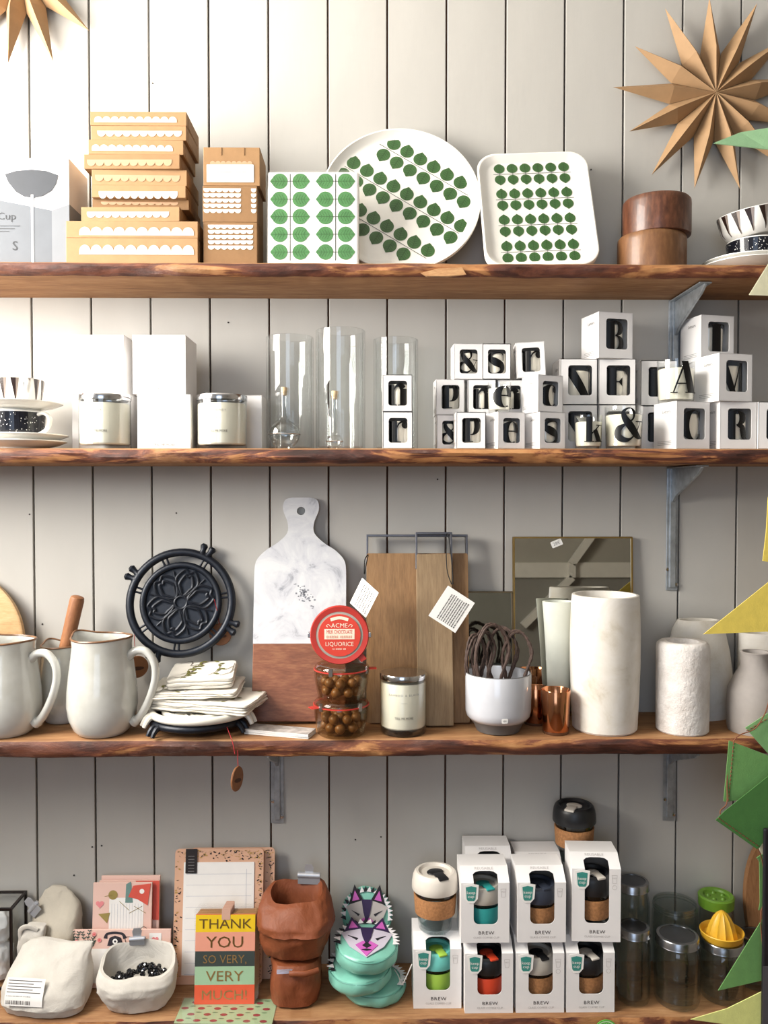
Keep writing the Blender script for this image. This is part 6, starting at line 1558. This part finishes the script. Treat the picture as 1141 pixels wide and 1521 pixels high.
# potted plant and leaves
MB().flat([(fx(106), fz(1396)), (fx(121), fz(1396)), (fx(118), fz(1412)), (fx(109), fz(1412))], y - .0004).build('flower_pot_picture', CORAL, parent=o)
for bx_, bz, ex, ez in ((113, 1396, 108, 1379), (113, 1396, 117, 1380), (128, 1398, 122, 1380), (128, 1398, 133, 1378), (132, 1398, 140, 1386), (112, 1394, 104, 1388), (136, 1402, 140, 1392)):
    mb = MB().flats(ribbon([(fx(bx_), fz(bz)), (fx(ex), fz(ez))], [.0008, .0008], 1), y - .0004)
    for u in (.3, .55, .8, 1.0):
        for s in (-1, 1):
            px, pz = fx(bx_ + (ex - bx_) * u), fz(bz + (ez - bz) * u)
            mb.flats(ribbon([(px, pz), (px + s * .0022, pz + .0018), (px + s * .0042, pz + .0032)], [.0006, .0022, .0004], 2), y - .0005)
    mb.build('leaf_sprig_picture', mat('dark_teal_leaf', '#35524c', .5), parent=o)
for a, b_ in ((114, 1392), (140, 1382), (148, 1390)):
    fl_ = MB().flat(circle(fx(a), fz(b_), .0042), y - .0008).build('flower_picture', PINKI, parent=o)
    MB().flat(circle(fx(a), fz(b_), .0015), y - .001).build('flower_centre_picture', CORAL, parent=fl_)
MB().flat([(fx(204), fz(1403)), (fx(208), fz(1392)), (fx(219), fz(1388)), (fx(217), fz(1400)), (fx(212), fz(1406))], y - .0004).build('gold_leaf_picture', OLIVE, parent=o)
hc = MB().flat(rrect(fx(222), fz(1402), fx(240), fz(1381), .001), y - .0004).build('heart_card_picture', PAPERW, parent=o)
MB().flat(heart(fx(231), fz(1390), .007), y - .0008).build('heart_picture', PINKI, parent=hc)
MB().text('to do', .006, fx(177), fz(1409), y - .0005).build('to_do_lettering', INKC, parent=o)
# ---- dark-framed glass case at the left end
o = thing('glass_case', 'dark metal framed glass case with white tissue, beside the canvas bags', 'display case', (X(18, .088, 1420), -.088, Z4 + .0006), (0, 0, math.radians(0)), None)
FRM = mat('dark_metal_frame', '#2a211e', .4, .6); wC, dC, hC = .13, .078, Z(1346, .088) - Z4
bar = MB
b_ = .005
for x in (-wC, -b_):
    for yy in (0, dC - b_): MB().box(x, x + b_, yy, yy + b_, 0, hC).build('upright', FRM, parent=o)
for zz in (0, hC - b_):
    for yy in (0, dC - b_): MB().box(-wC + b_, -b_, yy, yy + b_, zz, zz + b_).build('rail', FRM, parent=o)
    for x in (-wC, -b_): MB().box(x, x + b_, b_, dC - b_, zz, zz + b_).build('rail', FRM, parent=o)
MB().box(-wC + b_, -b_, .001, .0025, b_, hC - b_).build('front_pane', GLASS, parent=o); MB().box(-.0035, -.002, b_, dC - b_, b_, hC - b_).build('side_pane', GLASS, parent=o)
MB().box(-wC + b_, -b_, b_, dC - b_, hC - .003, hC - .0015).build('top_pane', GLASS, parent=o)
for k, (zz, hh, yy) in enumerate(((0.0075, .075, .045), (.085, .06, .05))):
    q_ = MB().loft(rings_([(0, 0, 0, .042, .020, .003), (hh * .2, 0, 0, .048, .026), (hh * .55, 0, 0, .048, .026), (hh * .85, 0, 0, .042, .022), (hh, 0, 0, .03, .012)], seed=k * 3.3, amp=.010)).build('tissue_bundle', mat('white_tissue', '#ececec', .6, var=.03), loc=(o.location.x - .066, o.location.y + .039, o.location.z + zz))
    tag(q_, ('lower', 'upper')[k] + ' crumpled white tissue bundle inside the dark-framed glass case', 'tissue', 'tissue bundles in the case')
# ---- oval wooden board at the right end, green round lid tag
o = MB().prism(circle(0, .138, .064, .138, 56), -.016, 0, smooth=True).build('oval_board', wood('tan_board', [(0.3, '#7d5535'), (0.7, '#a97c54')], (6, 6, 1), 10), loc=(X(1152, .035, 1340), -.042, Z4 + .001), rot=(math.radians(-8), 0, 0)); tag(o, 'oval brown wooden board leaning on the wall behind the pennants', 'cutting board')
o = thing('round_tag', 'round bright green tag hanging on the front edge of the lowest shelf', 'tag', at(900, 1531, SD + .012))
MB().lathe([(0, 0), (.0215, 0), (.0225, .001), (.0225, .0025), (0, .0025)], 40, M=MX(rx=PI / 2)).build('disc', mat('bright_green', '#5fb548', .45), parent=o)
MB().flats(ring(0, 0, .0205, .0205, .0185, .0185), -.0028).flats([[(r_ * math.cos(a + s), r_ * math.sin(a + s)) for r_, s in ((.012, -.05), (.016, -.05), (.016, .05), (.012, .05))] for a in [PI * (.18 + .64 * i / 8) for i in range(9)]], -.0028).build('pale_print', mat('pale_green_ink', '#c9ebbd', .5), parent=o)
# ================================================================== PENNANT GARLAND AND POST AT THE RIGHT
def felt(name, c): return mat(name, c, .85, var=.05, vs=60, bump=.2, bs=400, sheen=.15)
FG = dict(mint=felt('mint_felt', '#84ab80'), cream=felt('cream_felt', '#f0ecc8'), yel=felt('yellow_felt', '#e3cc5c'), green=felt('grass_felt', '#7bab6e'), mid=felt('mid_green_felt', '#659753'), dark=felt('dark_green_felt', '#3b702f'), lime=felt('pale_lime_felt', '#dbe08a'))
STIT = mat('brown_stitch', '#7a4a32', .8)
garland = 'felt pennants of the garland'
def pennant(pts, col, label, stitch=None, th=.0016):
    P_ = [at(*p) for p in pts]; c = sum(P_, Vector()) / len(P_)
    nrm = (P_[1] - P_[0]).cross(P_[2] - P_[0]).normalized()
    if nrm.y > 0: nrm = -nrm
    n = len(P_); f = [p - c + nrm * th / 2 for p in P_]; b_ = [p - c - nrm * th / 2 for p in P_]
    o = thing('felt_pennant', label, 'pennant', c, group=garland)
    MB().add(f + b_, [tuple(range(n)), tuple(range(2 * n - 1, n - 1, -1))] + [((i + 1) % n, i, i + n, (i + 1) % n + n) for i in range(n)]).build('felt', FG[col], parent=o)
    if stitch:
        a, b2, ins = stitch
        A, B = f[a], f[b2]; inn = (-(A + B) / 2).normalized() * ins
        k = max(4, int((B - A).length / .007))
        for i in range(k):
            u0, u1 = (i + .15) / k, (i + .8) / k
            MB().tube([A.lerp(B, u0) + inn + nrm * .0006, A.lerp(B, u1) + inn + nrm * .0006], .0009, 5).build('stitch', STIT, parent=o)
    return o
pennant([(1060, 213, .30), (1100, 197, .30), (1150, 189, .31), (1185, 186, .32), (1185, 232, .32), (1141, 222, .31)], 'mint', 'mint green pennant hanging before the paper star over the wooden pots')
pennant([(1113, 438, .34), (1141, 393, .33), (1172, 345, .33), (1178, 440, .33)], 'cream', 'bright cream pennant at the end of the top shelf')
pennant([(1141, 738, .33), (1138, 790, .33), (1133, 833, .33), (1175, 842, .33), (1175, 735, .33)], 'yel', 'narrow golden yellow pennant edge beside the steel bracket', )
pennant([(1045, 942, .33), (1141, 865, .33), (1195, 822, .33), (1195, 934, .33), (1141, 938, .33)], 'yel', 'pointed yellow pennant in front of the concrete vase')
pennant([(1107, 1081, .31), (1141, 1059, .31), (1190, 1032, .31), (1190, 1150, .31), (1141, 1119, .31)], 'green', 'light green pennant crossing the end of the jug shelf', (0, 2, .006))
pennant([(1083, 1100, .325), (1075, 1190, .325), (1080, 1191, .325), (1190, 1170, .325), (1190, 1136, .325), (1141, 1122, .325)], 'mid', 'mid green pennant stitched along its edge below the jug shelf', (0, 1, .008))
pennant([(1063, 1218, .345), (1124, 1261, .345), (1128, 1259, .345), (1180, 1180, .345), (1180, 1110, .345), (1141, 1153, .345), (1076, 1205, .345)], 'dark', 'dark green pennant, darkest of the garland', (0, 1, .006))
pennant([(1127, 1255, .33), (1131, 1250, .33), (1138, 1262, .33), (1134, 1270, .33), (1129, 1266, .33)], 'cream', 'tiny cream scrap of pennant under the dark green one')
pennant([(1124, 1274, .31), (1128, 1280, .31), (1129, 1340, .31), (1127, 1352, .31), (1160, 1330, .31), (1160, 1250, .31)], 'mid', 'green pennant edge in front of the oval wooden board')
pennant([(1067, 1471, .33), (1132, 1366, .33), (1165, 1312, .33), (1165, 1445, .33), (1132, 1456, .33)], 'mid', 'big green pennant pointing down before the mason jars', (1, 2, .004))
pennant([(1026, 1514, .35), (1080, 1498, .35), (1131, 1473, .35), (1165, 1457, .35), (1165, 1570, .35), (1100, 1524, .35)], 'lime', 'pale lime pennant hanging at the lowest shelf edge')
MB().tube(spline([at(1190, 180, .31), at(1186, 350, .32), at(1180, 740, .325), at(1150, 1000, .32), at(1128, 1075, .318), at(1092, 1098, .322), at(1081, 1150, .325), at(1080, 1192, .33), at(1072, 1212, .34), at(1126, 1260, .338), at(1136, 1330, .328), at(1130, 1368, .33), at(1140, 1470, .34), at(1150, 1600, .35)], 10), .0010, 6).build('garland_string', STIT, label='brown string that carries the felt pennants', category='string')
POST = mat('near_black_post', '#15151a', .5, var=.1)
o = thing('display_post', 'dark upright post in front of the oval wooden board', 'post', (X(1134, .36, 1400), -.36, 0))
MB().box(0, .06, 0, .008, 0, Z(1235, .36)).build('upright', POST, parent=o, bevel=.003)
MB().box(.0, .06, -.0008, 0, .02, Z(1440, .36)).build('grey_panel', mat('grey_post_panel', '#4c4c50', .5), parent=o)
MB().box(-.0, .16, -.06, .12, 0, .02).build('foot', POST, parent=o, bevel=.003)
